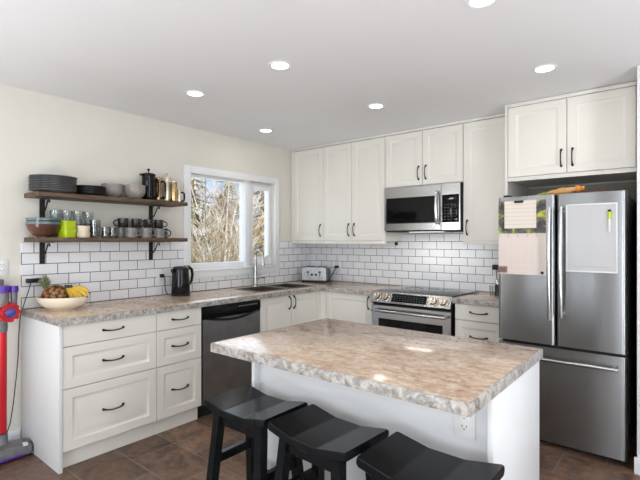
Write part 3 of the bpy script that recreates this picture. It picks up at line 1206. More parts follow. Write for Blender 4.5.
# the same fittings further back in the room, above and behind the camera
for x, y in ((.9, -4.0), (2.4, -4.0), (4.2, -2.6), (4.2, -4.6), (1.6, -5.6), (4.6, -6.2)):
    d = bpy.data.lights.new('downlight', 'AREA')
    d.shape = 'DISK'
    d.size = .10
    d.energy = DOWNLIGHT_W
    d.color = DOWNLIGHT_C
    lo = bpy.data.objects.new('downlight', d)
    COL.objects.link(lo)
    lo.location = (x, y, H - .008)

# ------------------------------------------------------------------ shelves
def shelf(label, z):
    t = thing('wall_shelf', label, 'shelf', (0, 0, z))
    MB().box(.001, .25, -3.075, -1.935, -.030, 0, .003).build('board', M['shelf_wood'], t)
    for y in (-2.965, -2.135):
        m = MB()
        m.box(.0086, .0145, y - .017, y + .017, -.185, -.031)
        m.box(.0086, .190, y - .016, y + .016, -.0355, -.0305)
        b = m.build('bracket', M['black_pull'], t)
        m = MB()
        pts = [(.0145, y, -.130)]
        for i in range(9):
            a = i / 8
            pts.append((.0145 + .100 * a, y, -.130 + .085 * a ** 2.0))
        pts += [(.130, y, -.042), (.144, y, -.048), (.144, y, -.058), (.135, y, -.058)]
        m.tube(pts, .005, 8)
        m.build('scroll_brace', M['black_pull'], b)
    return t


ZU, ZL = 1.7025, 1.4015
shelf('upper dark wood wall shelf holding plates and coffee pots', ZU)
shelf('lower dark wood wall shelf holding mugs and glasses', ZL)

M['plate'] = speckled('charcoal_stoneware', (.085, .085, .09), (.15, .15, .155), 50, .30)
M['plate_dark'] = speckled('black_stoneware', (.020, .020, .022), (.04, .04, .042), 50, .35)
M['bowl_grey'] = speckled('grey_stoneware', (.22, .20, .185), (.33, .30, .28), 40, .4)


def lathe_obj(name, prof, material, loc, label, cat, group=None, n=36):
    o = MB().lathe(prof, n=n).build(name, material, None, loc)
    return tag(o, label, cat, group)


def plate_prof(r, h):
    return [(0, 0), (r * .58, 0), (r * .62, .003), (r * .94, h * .85), (r, h), (r, h + .003), (r * .93, h + .0025), (r * .60, .0065), (0, .006)]


random.seed(11)
pl = None
for i in range(9):
    lab = 'charcoal dinner plate, %s of the tall stack on the upper shelf' % ORD[i]
    loc = (.150 + random.uniform(-.002, .002), -2.945 + random.uniform(-.003, .003), ZU + .0115 * i)
    if pl is None:
        pl = lathe_obj('dinner_plate', plate_prof(.145, .017), M['plate'], loc, lab, 'plate', 'charcoal dinner plates on the upper shelf')
    else:
        pl = copy_tree(pl, None, loc, None, lab)
sp_ = None
names4 = ['bottom', 'second from the bottom', 'second from the top', 'top']
for i in range(4):
    lab = 'small black plate, %s of the short stack on the upper shelf' % names4[i]
    loc = (.135 + random.uniform(-.003, .003), -2.690 + random.uniform(-.004, .004), ZU + .0155 * i)
    if sp_ is None:
        sp_ = lathe_obj('side_plate', plate_prof(.108, .022), M['plate_dark'], loc, lab, 'plate', 'small black plates on the upper shelf')
    else:
        sp_ = copy_tree(sp_, None, loc, None, lab)


def bowl_prof(r, h, t=.005, foot=.45):
    out = [(0, .002), (r * foot * .9, .002), (r * foot * .9, 0), (r * foot, 0), (r * foot, .006)]
    for i in range(1, 9):
        a = i / 8
        out.append((r * (foot + (1 - foot) * math.sin(a * PI / 2) ** .9), .006 + (h - .006) * a ** 1.35))
    inn = [(r - t, h)]
    for i in range(7, -1, -1):
        a = i / 8
        inn.append((max(0, (r - t) * (foot * .8 + (1 - foot * .8) * math.sin(a * PI / 2) ** .9)), .006 + t + (h - .006 - t) * a ** 1.35))
    inn.append((0, .006 + t))
    return out + inn


b0 = lathe_obj('cereal_bowl', bowl_prof(.080, .080), M['bowl_grey'], (.088, -2.500, ZU), 'grey stoneware bowl, lower one of the back stack beside the black plates', 'bowl', 'grey bowls on the upper shelf')
copy_tree(b0, None, (.088, -2.500, ZU + .030), None, 'grey stoneware bowl, upper one of the back stack beside the black plates')
copy_tree(b0, None, (.158, -2.358, ZU), None, 'grey stoneware bowl, lower one of the front stack beside the black coffee press')
copy_tree(b0, None, (.158, -2.358, ZU + .030), None, 'grey stoneware bowl, upper one of the front stack beside the black coffee press')

M['brass'] = speckled('warm_brushed_brass', (.42, .30, .15), (.56, .43, .25), 20, .25, 1.0)
M['cream_steel'] = speckled('pale_champagne_steel', (.66, .58, .46), (.74, .67, .56), 20, .25, .7)


def press(name, label, loc, r, h, body_mat, handle_mat, cat='coffee press', spout=True, rz=0, knob=True, rim=None):
    t = thing(name, label, cat, loc, rz)
    MB().lathe([(0, 0), (r * .96, 0), (r, .004), (r, h), (r * .97, h + .002), (0, h + .002)], n=32).build('body', body_mat, t)
    m = MB()
    m.lathe([(0, h + .003), (r * 1.04, h + .003), (r * 1.04, h + .012), (r * .7, h + .020), (0, h + .022)], n=32)
    if spout:
        m.box(-.012, .012, -r - .022, -r * .7, h - .006, h + .010, .003)
    ld = m.build('lid', rim or body_mat, t)
    if knob:
        MB().lathe([(0, h + .020), (.004, h + .022), (.004, h + .040), (.012, h + .044), (.011, h + .055), (0, h + .058)], n=16).build('plunger_knob', rim or body_mat, ld)
    m = MB()
    m.tube([(0, r * .95, h * .90), (0, r + .020, h * .92), (0, r + .034, h * .84), (0, r + .036, h * .5), (0, r + .030, h * .20), (0, r * .95, h * .16)], .0065, 8, flat=1.3)
    m.build('handle', handle_mat, t)
    return t


press('french_press', 'large black french press, tallest thing on the upper shelf', (.125, -2.222, ZU), .052, .205, M['gloss_black'], M['gloss_black'])
press('coffee_pot', 'brass coffee pot with a black handle beside the black press', (.095, -2.122, ZU), .032, .185, M['brass'], M['gloss_black'], 'coffee pot', False, R(-60), False)
press('french_press', 'slim champagne steel coffee press with a tall plunger knob', (.100, -2.042, ZU), .036, .195, M['cream_steel'], M['cream_steel'], 'coffee press', False, R(80))
press('coffee_pot', 'shorter brass coffee press between the champagne press and the glass creamer', (.150, -2.006, ZU), .031, .165, M['brass'], M['cream_steel'], 'coffee pot', False, R(100), False, M['cream_steel'])
press('creamer', 'small pale creamer with a square black handle at the right shelf end', (.145, -1.951, ZU), .018, .10, M['cream_steel'], M['gloss_black'], 'jug', False, 0, False)


def cup_prof(r0, r1, h, t=.003):
    return [(0, 0), (r0 * .94, 0), (r0, .003), (r1, h - .001), (r1 - t * .5, h), (r1 - t, h - .001), (r0 - t, .006), (0, .005)]


def mug(label, loc, rz, r, h, material, group):
    t = thing('mug', label, 'mug', loc, rz, group)
    MB().lathe(cup_prof(r * .94, r, h, .004), n=28).build('body', material, t)
    pts = [(0, r * .93, h * .82)]
    for i in range(9):
        a = PI / 2 - PI * i / 8
        pts.append((0, r + .004 + .026 * math.cos(a), h * .5 + h * .30 * math.sin(a)))
    pts.append((0, r * .93, h * .18))
    MB().tube(pts, .0048, 8).build('handle', material, t)
    return t


M['teal_glaze'] = speckled('teal_glaze', (.07, .14, .16), (.15, .22, .23), 12, .25)
M['brown_glaze'] = speckled('red_brown_glaze', (.055, .026, .018), (.13, .055, .035), 14, .25)


def glazed_bowl(label, loc, r, h):
    t = thing('glazed_bowl', label, 'bowl', loc)
    full = bowl_prof(r, h, .006, .42)
    k = 5 + 6
    MB().lathe(full[:k + 1], n=40).build('body', M['brown_glaze'], t)
    MB().lathe(full[k:], n=40).build('glazed_rim', M['teal_glaze'], t)
    return t


glazed_bowl('red-brown bowl with a teal rim, lower of the nested pair', (.140, -3.000, ZL), .105, .105)
glazed_bowl('red-brown bowl with a teal rim, upper of the nested pair', (.140, -3.000, ZL + .030), .105, .100)


def tub(label, loc, w, h, material, group):
    """small tapered square container with a rolled rim"""
    t = thing('food_container', label, 'container', loc, R(18), group)
    m = MB()

    def lp(s, z, r=.014):
        out = []
        for cx, cy, a0 in ((s - r, s - r, 0), (-s + r, s - r, 90), (-s + r, -s + r, 180), (s - r, -s + r, 270)):
            for k in range(5):
                a = R(a0 + 90 * k / 4)
                out.append((cx + r * math.cos(a), cy + r * math.sin(a), z))
        return out
    s = w / 2
    m.rings([lp(s * .86, 0), lp(s * .88, .003), lp(s * .90, h * .76), lp(s, h * .78), lp(s * 1.0, h - .002), lp(s * .97, h), lp(s * .92, h), lp(s * .84, .006)])
    m.build('tub', material, t)
    return t


M['lime'] = mat('lime_plastic', (.46, .60, .012), .4)
M['cream'] = mat('cream_ceramic', (.72, .62, .46), .4)
tub('lime green square container, lower of the stack on the lower shelf', (.175, -2.868, ZL), .098, .058, M['lime'], 'lime green containers')
tub('lime green square container, upper of the stack on the lower shelf', (.175, -2.868, ZL + .0582), .098, .058, M['lime'], 'lime green containers')
r0 = lathe_obj('ramekin', cup_prof(.044, .048, .042, .005), M['cream'], (.180, -2.762, ZL), 'cream ramekin, lower of the pair right of the lime containers', 'ramekin', 'cream ramekins')
copy_tree(r0, None, (.180, -2.762, ZL + .0425), None, 'cream ramekin, upper of the pair right of the lime containers')

# clear tumblers: tall stacks at the back, ribbed ones in front
gl = None
cols = [(-2.892, 'leftmost'), (-2.816, 'second from the left'), (-2.740, 'third from the left'), (-2.664, 'rightmost')]
for ci, (y, nm) in enumerate(cols):
    for k in range(2):
        lab = 'clear tumbler, %s of the %s stack behind the lime containers' % (('lower', 'upper')[k], nm)
        loc = (.044, y, ZL + .090 * k)
        if gl is None:
            gl = lathe_obj('tumbler', cup_prof(.029, .036, .105, .002), M['glassware'], loc, lab, 'glass', 'clear tumblers on the lower shelf')
        else:
            gl = copy_tree(gl, None, loc, None, lab)


def ribbed(r0, r1, h):
    m = MB()
    n = 48
    loops = []
    for r, z in ((r0 * .9, 0), (r0, .004), (r1, h), (r1 - .003, h), (r0 - .003, .008)):
        loops.append([(r * (1 + (.03 if k % 4 < 2 and .004 < z + .001 < h else 0)) * math.cos(2 * PI * k / n), r * (1 + (.03 if k % 4 < 2 else 0)) * math.sin(2 * PI * k / n), z) for k in range(n)])
    return m.rings(loops)


M['smoke'] = glass_pane('smoky_glass', (.74, .76, .76), .05)
rg = ribbed(.030, .038, .095).build('ribbed_tumbler', M['smoke'], None, (.170, -2.672, ZL), ang=20)
tag(rg, 'ribbed smoky tumbler, lower of the nested pair right of the ramekins', 'glass', 'ribbed smoky tumblers')
copy_tree(rg, None, (.170, -2.672, ZL + .035), None, 'ribbed smoky tumbler, upper of the nested pair right of the ramekins')
sg = ribbed(.026, .031, .078).build('ribbed_tumbler', M['smoke'], None, (.165, -2.592, ZL), ang=20)
tag(sg, 'short ribbed smoky tumbler beside the nested tumblers', 'glass', 'ribbed smoky tumblers')
copy_tree(sg, None, (.150, -2.528, ZL), None, 'short ribbed smoky tumbler beside the grey mugs')
M['mug_grey'] = speckled('grey_glazed_clay', (.17, .165, .155), (.27, .26, .245), 30, .35)
M['mug_black'] = speckled('black_glazed_clay', (.012, .012, .013), (.03, .03, .032), 30, .25)
g1, g2 = 'grey mugs on the lower shelf', 'black mugs stacked on the grey mugs'
mug('grey mug beside the short ribbed tumbler, leftmost of the front row', (.165, -2.395, ZL), R(-18), .044, .078, M['mug_grey'], g1)
mug('grey mug in the middle of the front row', (.165, -2.268, ZL), R(-18), .044, .080, M['mug_grey'], g1)
mug('grey mug nearest the window in the front row', (.155, -2.148, ZL), R(-18), .044, .076, M['mug_grey'], g1)
mug('plain grey mug half hidden behind the leftmost front mug', (.090, -2.440, ZL), R(160), .042, .078, M['mug_grey'], g1)
mug('dark mug behind the grey mug nearest the window', (.075, -2.062, ZL), R(-10), .040, .082, M['mug_black'], g2)
mug('plain grey mug half hidden behind the middle front mug', (.075, -2.300, ZL), R(160), .042, .078, M['mug_grey'], g1)
mug('grey mug hidden behind the bracket, back row', (.070, -2.185, ZL), R(160), .042, .078, M['mug_grey'], g1)
mug('black mug stacked at the left on the grey mugs', (.115, -2.432, ZL + .0805), R(170), .040, .072, M['mug_black'], g2)
mug('black mug with its handle to the right, second on the grey mugs', (.120, -2.325, ZL + .0805), R(-30), .040, .072, M['mug_black'], g2)
mug('black mug beside the bracket, third on the grey mugs', (.115, -2.215, ZL + .0805), R(-160), .038, .070, M['mug_black'], g2)
mug('black mug nearest the window on the grey mugs', (.115, -2.125, ZL + .0805), R(-20), .038, .070, M['mug_black'], g2)

# ------------------------------------------------------------------ on the worktop
ZC = .9145
# fruit bowl
o = MB()
prof = bowl_prof(.165, .088, .006, .52)
o.lathe(prof, n=48, sx=1.0, sy=.82)
FBX, FBY = .215, -2.905
FR = R(40)
fb = o.build('fruit_bowl', mat('cream_glazed_bowl', (.78, .69, .56), .35), None, (FBX, FBY, ZC), (0, 0, FR))
tag(fb, 'wide cream oval bowl holding a pineapple and bananas', 'bowl')


def pine_mat():
    m = mat('pineapple_rind', (.3, .16, .04), .55)
    n, l, b = nodes_of(m)
    v = obj_coords(m)
    vo = n.new('ShaderNodeTexVoronoi')
    vo.inputs['Scale'].default_value = 48
    l.new(v, vo.inputs['Vector'])
    base(m, ramp(m, vo.outputs['Distance'], [(.10, (.05, .022, .010)), (.22, (.40, .20, .05)), (.42, (.30, .13, .03)), (.60, (.035, .018, .010))]))
    return m


ux = Vector((math.cos(FR), math.sin(FR), 0))
pc = Vector((FBX, FBY, ZC + .090)) - ux * .052
t = thing('pineapple', 'ripe pineapple lying in the cream fruit bowl, crown to the left', 'pineapple', tuple(pc), FR)
m = MB()
nu, nv = 26, 17
loops = []
for j in range(nv + 1):
    a = PI * j / nv
    rr = .067 * (max(0, math.sin(a)) ** .62)
    xx = -.082 * math.cos(a)
    loop = []
    for k in range(nu):
        b = 2 * PI * k / nu + (PI / nu if j % 2 else 0)
        kn = 1 + (.10 if (k + j) % 2 == 0 else -.04) * (1 if 0 < j < nv else 0)
        rr2 = max(rr, .006) * kn
        loop.append((xx, rr2 * math.cos(b), rr2 * math.sin(b)))
    loops.append(loop)
m.rings(loops)
m.build('fruit', pine_mat(), t, ang=12)
m = MB()
random.seed(5)
for k in range(46):
    a = random.uniform(0, 2 * PI)
    lv = k / 46
    L = .050 + .050 * lv
    sp = .62 * (1 - lv) + .08
    base_p = Vector((-.060 - .006 * lv, .014 * math.cos(a), .014 * math.sin(a) + .045))
    ax = Vector((-.22, 0, .975))
    side = Vector((math.cos(a), math.sin(a), 0))
    pts = [base_p + ax * L * u + side * sp * L * u ** 1.5 for u in (0, .25, .5, .75, 1)]
    m.tube(pts, [.009, .010, .008, .005, .001], 6, flat=.3)
m.build('crown', speckled('pineapple_leaf', (.13, .17, .08), (.36, .40, .25), 40, .5), t)


def banana(i):
    """arc of a finger hanging from the stem of the bunch"""
    m = MB()
    a0 = R(-78 + 13 * i)
    pts, rs = [], []
    p = Vector((0, 0, 0))
    for k in range(13):
        s = k / 12
        pts.append(p.copy())
        rs.append(.0055 + .0125 * math.sin(PI * min(1, max(0, (s - .06) / .92))) ** .55 if 0 < s < .97 else .005)
        a = a0 + R(34) - R(46) * s
        p = p + Vector((math.cos(a), -.12 + .07 * (4 - i) * .4 * (1 - s), math.sin(a))) * .0105
    m.tube(pts, rs, 7)
    return m, pts


M['banana'] = speckled('banana_peel', (.50, .29, .015), (.62, .40, .035), 14, .45)
M['banana_tip'] = mat('banana_stem', (.05, .035, .015), .6)
nm5 = ['leftmost', 'second from the left', 'in the middle', 'second from the right', 'rightmost']
for i in range(5):
    bc = Vector((FBX, FBY, ZC + .142)) + ux * (.022 + .010 * i) + Vector((.01 * (i % 2), 0, 0))
    t = thing('banana', 'yellow banana in the fruit bowl, %s of the bunch' % nm5[i], 'banana', tuple(bc), FR, 'bananas in the fruit bowl')
    b_, pts = banana(i)
    b_.build('fruit', M['banana'], t)
    MB().tube([(-.012 + .0 * i, .004, .020), (-.006, .002, .010), pts[0]], [.0075, .0065, .006], 6).build('stem', M['banana_tip'], t)
    e0, e1 = pts[-1], pts[-1] + (pts[-1] - pts[-2]).normalized() * .008
    MB().tube([e0, e1], [.0055, .004], 6).build('tip', M['banana_tip'], t)

# kettle, its cord and outlet
t = thing('electric_kettle', 'glossy black electric kettle on the worktop left of the window', 'kettle', (.175, -1.955, ZC), R(95))
MB().lathe([(0, 0), (.080, 0), (.081, .012), (.076, .018)], n=36).build('power_base', M['black_plastic'], t)
MB().lathe([(0, .0185), (.074, .0185), (.077, .024), (.075, .10), (.069, .20), (.067, .225), (0, .226)], n=36).build('body', M['gloss_black'], t)
MB().lathe([(0, .2265), (.066, .2265), (.066, .236), (.052, .246), (0, .249)], n=36).build('lid', M['black_plastic'], t)
MB().prism([(-.060, .225), (-.092, .228), (-.084, .205), (-.066, .175)], 'y', -.018, .018).build('spout', M['gloss_black'], t)
MB().tube([(.045, 0, .238), (.085, 0, .238), (.118, 0, .215), (.127, 0, .17), (.116, 0, .115), (.092, 0, .085), (.073, 0, .085)], [.014, .014, .0135, .012, .012, .011, .010], 10).build('handle', M['black_plastic'], t)
outlet('white outlet on the tiles with the kettle plug in it', (.0085, -2.045, 1.065), L_ROT)
t = thing('kettle_lead', 'black kettle cord plugged into the outlet beside the kettle', 'cord', (0, 0, 0))
MB().box(.019, .050, -2.060, -2.030, 1.065, 1.095, .004).build('plug', M['black_plastic'], t)
MB().tube([(.045, -2.045, 1.082), (.062, -2.040, 1.078), (.066, -2.036, 1.05), (.062, -2.034, 1.0), (.064, -2.03, .955), (.075, -2.02, .925), (.09, -2.01, .9195)], .0042, 8).build('cable', M['cord'], t)

# toaster
t = thing('toaster', 'brushed steel four-slot toaster in the corner of the worktop', 'toaster', (.240, -.215, ZC), R(26))
TW, TD, TH = .290, .23, .165
MB().box(-TW / 2, TW / 2, -TD / 2, TD / 2, 0, .022, .006).build('foot_base', M['black_plastic'], t)


def rounded_profile(w, z0, z1, r):
    pts = [(-w / 2, z0), (w / 2, z0)]
    for i in range(7):
        a = i / 6 * PI / 2
        pts.append((w / 2 - r + r * math.cos(a), z1 - r + r * math.sin(a)))
    for i in range(7):
        a = PI / 2 + i / 6 * PI / 2
        pts.append((-w / 2 + r + r * math.cos(a), z1 - r + r * math.sin(a)))
    return pts


MB().prism(rounded_profile(TW - .012, .0225, TH, .03), 'y', -TD / 2 + .004, TD / 2 - .004).build('housing', speckled('satin_toaster_steel', (.27, .27, .268), (.33, .33, .328), 30, .36, 1.0), t)
m = MB()
for x in (-.095, -.04, .04, .095):
    m.box(x - .015, x + .015, -TD / 2 + .03, TD / 2 - .03, TH - .002, TH + .004, .001)
m.build('bread_slot', M['slot'], t)
yf = -TD / 2 + .004
for x in (-.068, .068):
    m = MB()
    m.box(x - .004, x + .004, yf - .001, yf + .001, .060, .125)
    m.box(x - .014, x + .014, yf - .016, yf - .001, .108, .120, .002)
    m.build('lever', M['black_plastic'], t)
for x in (-.024, .024):
    MB().lathe([(0, 0), (.014, 0), (.012, .014), (0, .015)], (x, yf, .085), 16, M=Matrix.Rotation(R(90), 3, 'X')).build('dial', M['black_plastic'], t)
m = MB()
for x in (-.09, -.068, -.045, .045, .068, .09):
    m.lathe([(0, 0), (.006, 0), (.005, .004), (0, .004)], (x, yf, .045), 12, M=Matrix.Rotation(R(90), 3, 'X'))
m.build('button', M['steel_light'], t)
t = thing('toaster_lead', 'black toaster cord rising to a plug on the tiled wall', 'cord', (0, 0, 0))
MB().tube([(.325, -.06, .950), (.335, -.045, .98), (.350, -.036, 1.01), (.370, -.032, 1.05), (.385, -.03, 1.075)], .005, 8).build('cable', M['cord'], t)
MB().box(.372, .418, -.046, -.016, 1.065, 1.093, .006).build('plug', M['black_plastic'], t)
outlet('white outlet on the tiles behind the toaster', (.395, -.0085, 1.08), 0)

# power strip under the upper cabinets
t = thing('power_strip', 'white power strip on the tiles under the upper cabinets', 'power strip', (.84, -.0085, 1.318))
MB().box(0, .31, -.035, 0, 0, .055, .004).build('housing', M['white_plastic'], t)
MB().box(.3105, .335, -.030, -.001, .012, .046, .004).build('plug', M['black_plastic'], t)

# pepper mill and plug beside the fridge
t = thing('pepper_mill', 'dark pepper mill on the worktop beside the fridge', 'pepper mill', (2.245, -.22, ZC))
MB().lathe([(0, 0), (.026, 0), (.026, .01), (.019, .04), (.022, .075), (.017, .09)], n=20).build('body', M['gloss_black'], t)
MB().lathe([(0, .0905), (.019, .0905), (.022, .11), (.014, .128), (.006, .134), (0, .138)], n=20).build('grinder_head', M['steel_light'], t)
t = thing('glass_jar', 'small clear jar on the worktop beside the pepper mill', 'jar', (2.185, -.16, ZC))
MB().lathe(cup_prof(.025, .028, .075, .002), n=20).build('jar_body', M['glassware'], t)
outlet('white outlet on the tiles beside the fridge with a black charger', (2.175, -.0085, 1.12), 0)
t = thing('phone_charger', 'black charger block plugged in beside the fridge', 'charger', (2.175, -.018, 1.12))
MB().box(-.028, .03, -.040, 0, .0, .045, .004).build('block', M['black_plastic'], t)
MB().tube([(.01, -.030, .0), (.012, -.045, -.04), (.02, -.05, -.10), (.03, -.08, -.17), (.05, -.12, -.200)], .003, 6).build('cable', M['cord'], t)

# ------------------------------------------------------------------ stick vacuum on its wall dock
t = thing('power_adapter', 'black charger plug on the tiles with a cord down to the vacuum', 'charger', (0, 0, 0))
MB().box(.0085, .040, -3.070, -2.975, 1.090, 1.120, .006).build('adapter_block', M['black_plastic'], t)
MB().tube([(.040, -3.045, 1.092), (.045, -3.06, 1.04), (.045, -3.085, .96), (.040, -3.108, .88), (.035, -3.115, .75), (.030, -3.118, .60),
           (.030, -3.13, .45), (.03, -3.145, .30), (.035, -3.165, .17), (.04, -3.19, .10)], .0032, 6).build('cable', M['cord'], t)

t = thing('stick_vacuum', 'red and purple cordless stick vacuum standing against the wall', 'vacuum', (.135, -3.238, 0))
M['vac_red'] = mat('red_anodised', (.52, .012, .018), .3, .35)
M['vac_purple'] = mat('purple_plastic', (.075, .018, .30), .3)
M['vac_grey'] = speckled('grey_plastic', (.10, .10, .105), (.15, .15, .155), 30, .4)
M['vac_smoke'] = mat('smoky_bin_plastic', (.16, .15, .15), .15)
MB().tube([(0, 0, .16), (0, 0, .80)], .025, 16).build('wand', M['vac_red'], t)
m = MB()
m.lathe([(0, .800), (.028, .800), (.030, .83), (.028, .875), (0, .876)], n=20)
m.build('wand_collar', M['vac_grey'], t)
m = MB()
m.lathe([(0, -.034), (.040, -.034), (.054, -.020), (.054, .020), (.040, .034), (0, .034)], (.030, .025, .925), 20, M=Matrix.Rotation(R(90), 3, 'Y'))
for k in range(9):
    a = 2 * PI * k / 9
    m.lathe([(0, -.030), (.015, -.030), (.018, .0), (.015, .030), (0, .030)], (.030, .025 + .048 * math.cos(a), .925 + .048 * math.sin(a)), 12, M=Matrix.Rotation(R(90), 3, 'Y'))
cy = m.build('cyclone', M['vac_red'], t)
MB().lathe([(0, 0), (.030, 0), (.030, .012), (.018, .020), (0, .022)], (.066, .025, .925), 18, M=Matrix.Rotation(R(90), 3, 'Y')).build('motor_cap', mat('blue_violet_cap', (.06, .05, .26), .3), cy)
MB().lathe([(0, .965), (.034, .965), (.036, .98), (.036, 1.05), (0, 1.05)], (.025, -.005, 0), 22).build('dust_bin', M['vac_smoke'], t)
MB().lathe([(0, .965), (.018, .965), (.020, 1.05), (0, 1.05)], (.030, .056, 0), 18).build('filter_column', M['vac_grey'], t)
m = MB()
m.lathe([(0, 1.051), (.038, 1.051), (.040, 1.065), (.038, 1.092), (.030, 1.097), (0, 1.098)], (.025, -.005, 0), 22)
m.lathe([(0, 1.051), (.024, 1.051), (.026, 1.065), (.024, 1.090), (0, 1.092)], (.030, .056, 0), 18)
m.build('filter_cap', M['vac_purple'], t)
MB().tube([(.0, -.05, 1.05), (-.02, -.10, 1.06), (-.02, -.14, 1.02), (.0, -.15, .96), (.01, -.10, .92)], .017, 10).build('grip', M['vac_grey'], t)
m = MB()
m.tube([(0, 0, .155), (.0, 0, .10), (.03, 0, .06)], [.029, .032, .030], 14)
hd = m.build('neck', M['vac_grey'], t)
m = MB()
prof = [(-.05, .012), (.085, .006), (.115, .02), (.118, .050), (.10, .082), (.05, .095), (-.02, .080), (-.05, .050)]
loops = []
for y, s in ((-.150, .72), (-.14, .92), (-.12, 1), (.115, 1), (.132, .92), (.142, .72)):
    loops.append([(.045 + (x - .045) * s, y, .006 + (z - .006) * s) for x, z in prof])
m.rings(loops)
hh = m.build('cleaner_head', M['vac_grey'], t)
MB().box(.085, .1195, -.11, .10, .016, .028, .004).build('head_trim', M['vac_purple'], hh)
MB().box(.075, .108, .085, .112, .072, .0875, .002).build('light_badge', mat('pale_badge', (.7, .7, .7), .4), hh)
t = thing('vacuum_dock', 'dark grey wall dock behind the top of the stick vacuum', 'dock', (.001, -3.255, 1.115))
MB().box(0, .055, -.045, .05, -.055, .012, .004).build('cradle', M['vac_grey'], t)

# ------------------------------------------------------------------ outside the window
gm = speckled('dry_grass_ground', (.30, .235, .11), (.50, .40, .21), .8, .95)
m = MB()
bm = m.bm
random.seed(2)
g = {}
for i in range(17):
    for j in range(17):
        x = -.5 - 3.5 * i
        y = -30 + 5 * j
        d = -x
        g[i, j] = bm.verts.new((x, y, -.8 + .095 * max(0, d - 6) + random.uniform(-.1, .1) * (1 if d > 3 else 0)))
for i in range(16):
    for j in range(16):
        bm.faces.new((g[i, j], g[i + 1, j], g[i + 1, j + 1], g[i, j + 1]))
structure(m.build('ground', gm))
gz = lambda x: -.8 + .095 * max(0, -x - 6)


def bare_tree(label, x, y, h, r, bark, seed, spread=.55, twigs=3, group=None, lean=0.0, low=.25):
    rnd = random.Random(seed)
    t = thing('bare_tree', label, 'tree', (x, y, gz(x) - .05), 0, group)
    tr, br = MB(), MB()
    pts = [Vector((lean * h * (k / 7) ** 1.4 + rnd.uniform(-.03, .03) * h * .3, rnd.uniform(-.03, .03) * h * .3, h * k / 7)) for k in range(8)]
    tr.tube(pts, [r * (1 - .86 * k / 7) for k in range(8)], 7)

    def grow(p, d, L, rad, lv):
        q = [p]
        c = p.copy()
        dd = d.copy()
        for k in range(3):
            dd = (dd + Vector((rnd.uniform(-.28, .28), rnd.uniform(-.28, .28), rnd.uniform(-.05, .22)))).normalized()
            c = c + dd * L / 3
            q.append(c.copy())
        br.tube(q, [max(rad, .008), max(rad * .75, .007), max(rad * .5, .006), .005], 4, caps=False)
        if lv > 0:
            for k in range(twigs):
                b = q[rnd.choice((1, 2, 2, 3))]
                nd = (dd + Vector((rnd.uniform(-1, 1), rnd.uniform(-1, 1), rnd.uniform(-.4, .8))) * .8).normalized()
                grow(b, nd, L * rnd.uniform(.45, .7), rad * .5, lv - 1)
    nb = 20
    for k in range(nb):
        u = low + (1 - low) * (k + rnd.random()) / nb
        f = u * 7
        i = min(6, int(f))
        p = pts[i].lerp(pts[i + 1], f - i)
        a = rnd.uniform(0, 2 * PI)
        d = Vector((math.cos(a), math.sin(a), rnd.uniform(.2, .9))).normalized()
        grow(p, d, h * spread * (1.15 - u) * rnd.uniform(.6, 1.1), r * .34 * (1.1 - u * .8), 2)
    tr.build('trunk', bark, t)
    br.build('branches', bark, t)
    return t


def conifer(label, x, y, h, w, needle, bark, seed, group=None):
    rnd = random.Random(seed)
    t = thing('pine_tree', label, 'tree', (x, y, gz(x) - .05), 0, group)
    MB().tube([(0, 0, 0), (0.03, 0, h * .5), (0, 0, h)], [.16, .10, .02], 7).build('trunk', bark, t)
    m = MB()
    for k in range(130):
        u = (k / 130)
        z = h * (.14 + .85 * u)
        a = rnd.uniform(0, 2 * PI)
        L = w * (1.08 - u) * rnd.uniform(.55, 1.1)
        d = Vector((math.cos(a), math.sin(a), 0))
        s = Vector((-d.y, d.x, 0))
        for j in range(5):
            c0 = d * L * (.15 + .17 * j)
            off = rnd.uniform(-.25, .25) * L
            p0 = c0 + Vector((0, 0, z - .10 * L * j * .5))
            p1 = p0 + d * L * .32 + s * off + Vector((0, 0, -.05 * L))
            m.tube([p0, (p0 + p1) / 2 + Vector((0, 0, .03)), p1], [.02 + .05 * L, .02 + .07 * L, .01], 4, caps=False, flat=.35)
    m.build('needles', needle, t)
    return t


bk_white = speckled('pale_birch_bark', (.66, .61, .52), (.82, .77, .68), 8, .8)
bk_tan = speckled('tan_bark', (.34, .26, .15), (.52, .41, .25), 8, .85)
bk_brown = speckled('brown_bark', (.17, .125, .08), (.30, .22, .14), 8, .85)
bk_rust = speckled('rusty_twigs', (.40, .25, .14), (.52, .34, .20), 8, .85)
nd_green = speckled('olive_needles', (.16, .17, .055), (.30, .29, .12), 3, .8)
nd_yellow = speckled('yellowed_needles', (.42, .34, .14), (.58, .47, .22), 3, .8)
# rows of trees at several distances, seen through the panes
def stems(label, x, y, h, r, bark, leans, seed):
    """a clump of pale stems leaning apart from one foot"""
    t = None
    for k, (lx, ly) in enumerate(leans):
        q = bare_tree(label, x, y, h * (1 - .10 * (k % 3)), r * (1 - .12 * (k % 2)), bark, seed + k, .30, 3, None, 0, .18)
        for c in [c for c in COL.objects if c.parent == q]:
            for v in c.data.vertices:
                f = max(0.0, v.co.z / h)
                v.co.x += lx * h * f ** 1.25
                v.co.y += ly * h * f ** 1.25
            if t is not None:
                c.parent = t
        if t is None:
            t = q
        else:
            bpy.data.objects.remove(q)


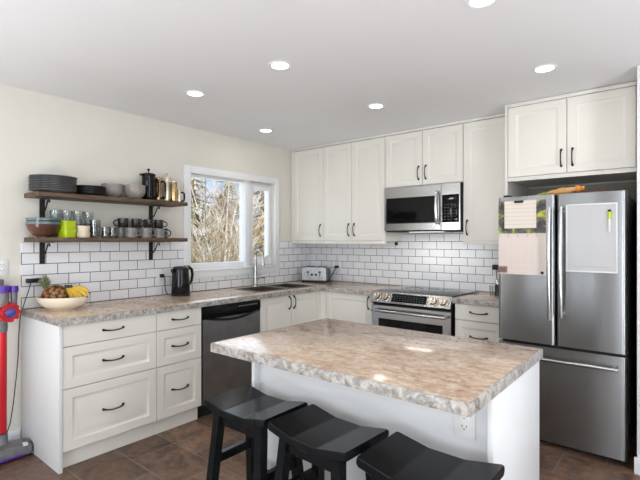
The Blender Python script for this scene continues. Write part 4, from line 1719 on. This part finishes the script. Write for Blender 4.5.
stems('pale white-barked clump of bare stems in the middle of the large pane', -6.0, 3.45, 4.6, .05, bk_white, [(.05, .12), (-.1, -.20), (0, .42), (.1, -.02), (.1, -.48)], 3)
bare_tree('small tan bare tree low at the left of the large pane', -5.0, 1.75, 2.9, .03, bk_tan, 5, .5, 3, None, .05, .08)
conifer('olive green pine at the left of the large pane', -12.5, 7.1, 5.6, 1.5, nd_green, bk_brown, 1)
conifer('young olive pine low behind the white-barked tree', -7.8, 4.35, 2.5, 1.1, nd_green, bk_brown, 2)
conifer('tall yellowed pine behind the white-barked tree', -12.5, 8.9, 5.6, 1.3, nd_yellow, bk_brown, 3)
conifer('yellowed pine seen through the narrow pane', -10.0, 8.75, 5.2, 1.3, nd_yellow, bk_brown, 4)
wood = [(-9, 2.0), (-10, 6.4), (-13, 3.5), (-14, 10.5), (-15, 7.3), (-9.0, 7.2), (-12, 12.4), (-8.2, 8.6), (-17, 5.4), (-18, 13.0), (-16, 16.5), (-11, 11.0), (-7.6, 5.6), (-13.5, 6.0), (-20, 9.5), (-20, 17.0)]
wood += [(-14.5, 13.5), (-12.5, 9.8), (-17.5, 11.5), (-10.8, 4.2), (-16, 9.2), (-19, 7.2), (-18.5, 15.5), (-13, 8.0), (-11.5, 8.4), (-15.5, 5.4)]
for k, (x, y) in enumerate(wood):
    bk = (bk_tan, bk_rust, bk_brown, bk_tan)[k % 4]
    bare_tree('bare %s tree in the tangled woods outside the window' % ('tan', 'rusty', 'brown', 'tan')[k % 4], x, y, 1.38 + (.085 + .105 * ((k * 37 % 100) / 100) ** 1.6) * (3.477 - x) * 1.28 - gz(x), .075, bk, 40 + k, .34, 4, 'bare trees in the woods outside', 0, .06)
# dry brush under the trees
m = MB()
rnd = random.Random(8)
for k in range(4200):
    x = -rnd.uniform(3.5, 20)
    y = rnd.uniform(-1.0, 2.0) + (-x) * rnd.uniform(.2, 1.0)
    h = rnd.uniform(.4, 2.2)
    z = gz(x) - .1
    m.tube([(x, y, z), (x + rnd.uniform(-.15, .15), y + rnd.uniform(-.15, .15), z + h * .6), (x + rnd.uniform(-.5, .5), y + rnd.uniform(-.5, .5), z + h)], [.018, .013, .006], 3, caps=False)
o = m.build('dry_brush', bk_tan)
o['kind'] = 'stuff'
tag(o, 'tangle of dry tan brush under the trees outside', 'brush')
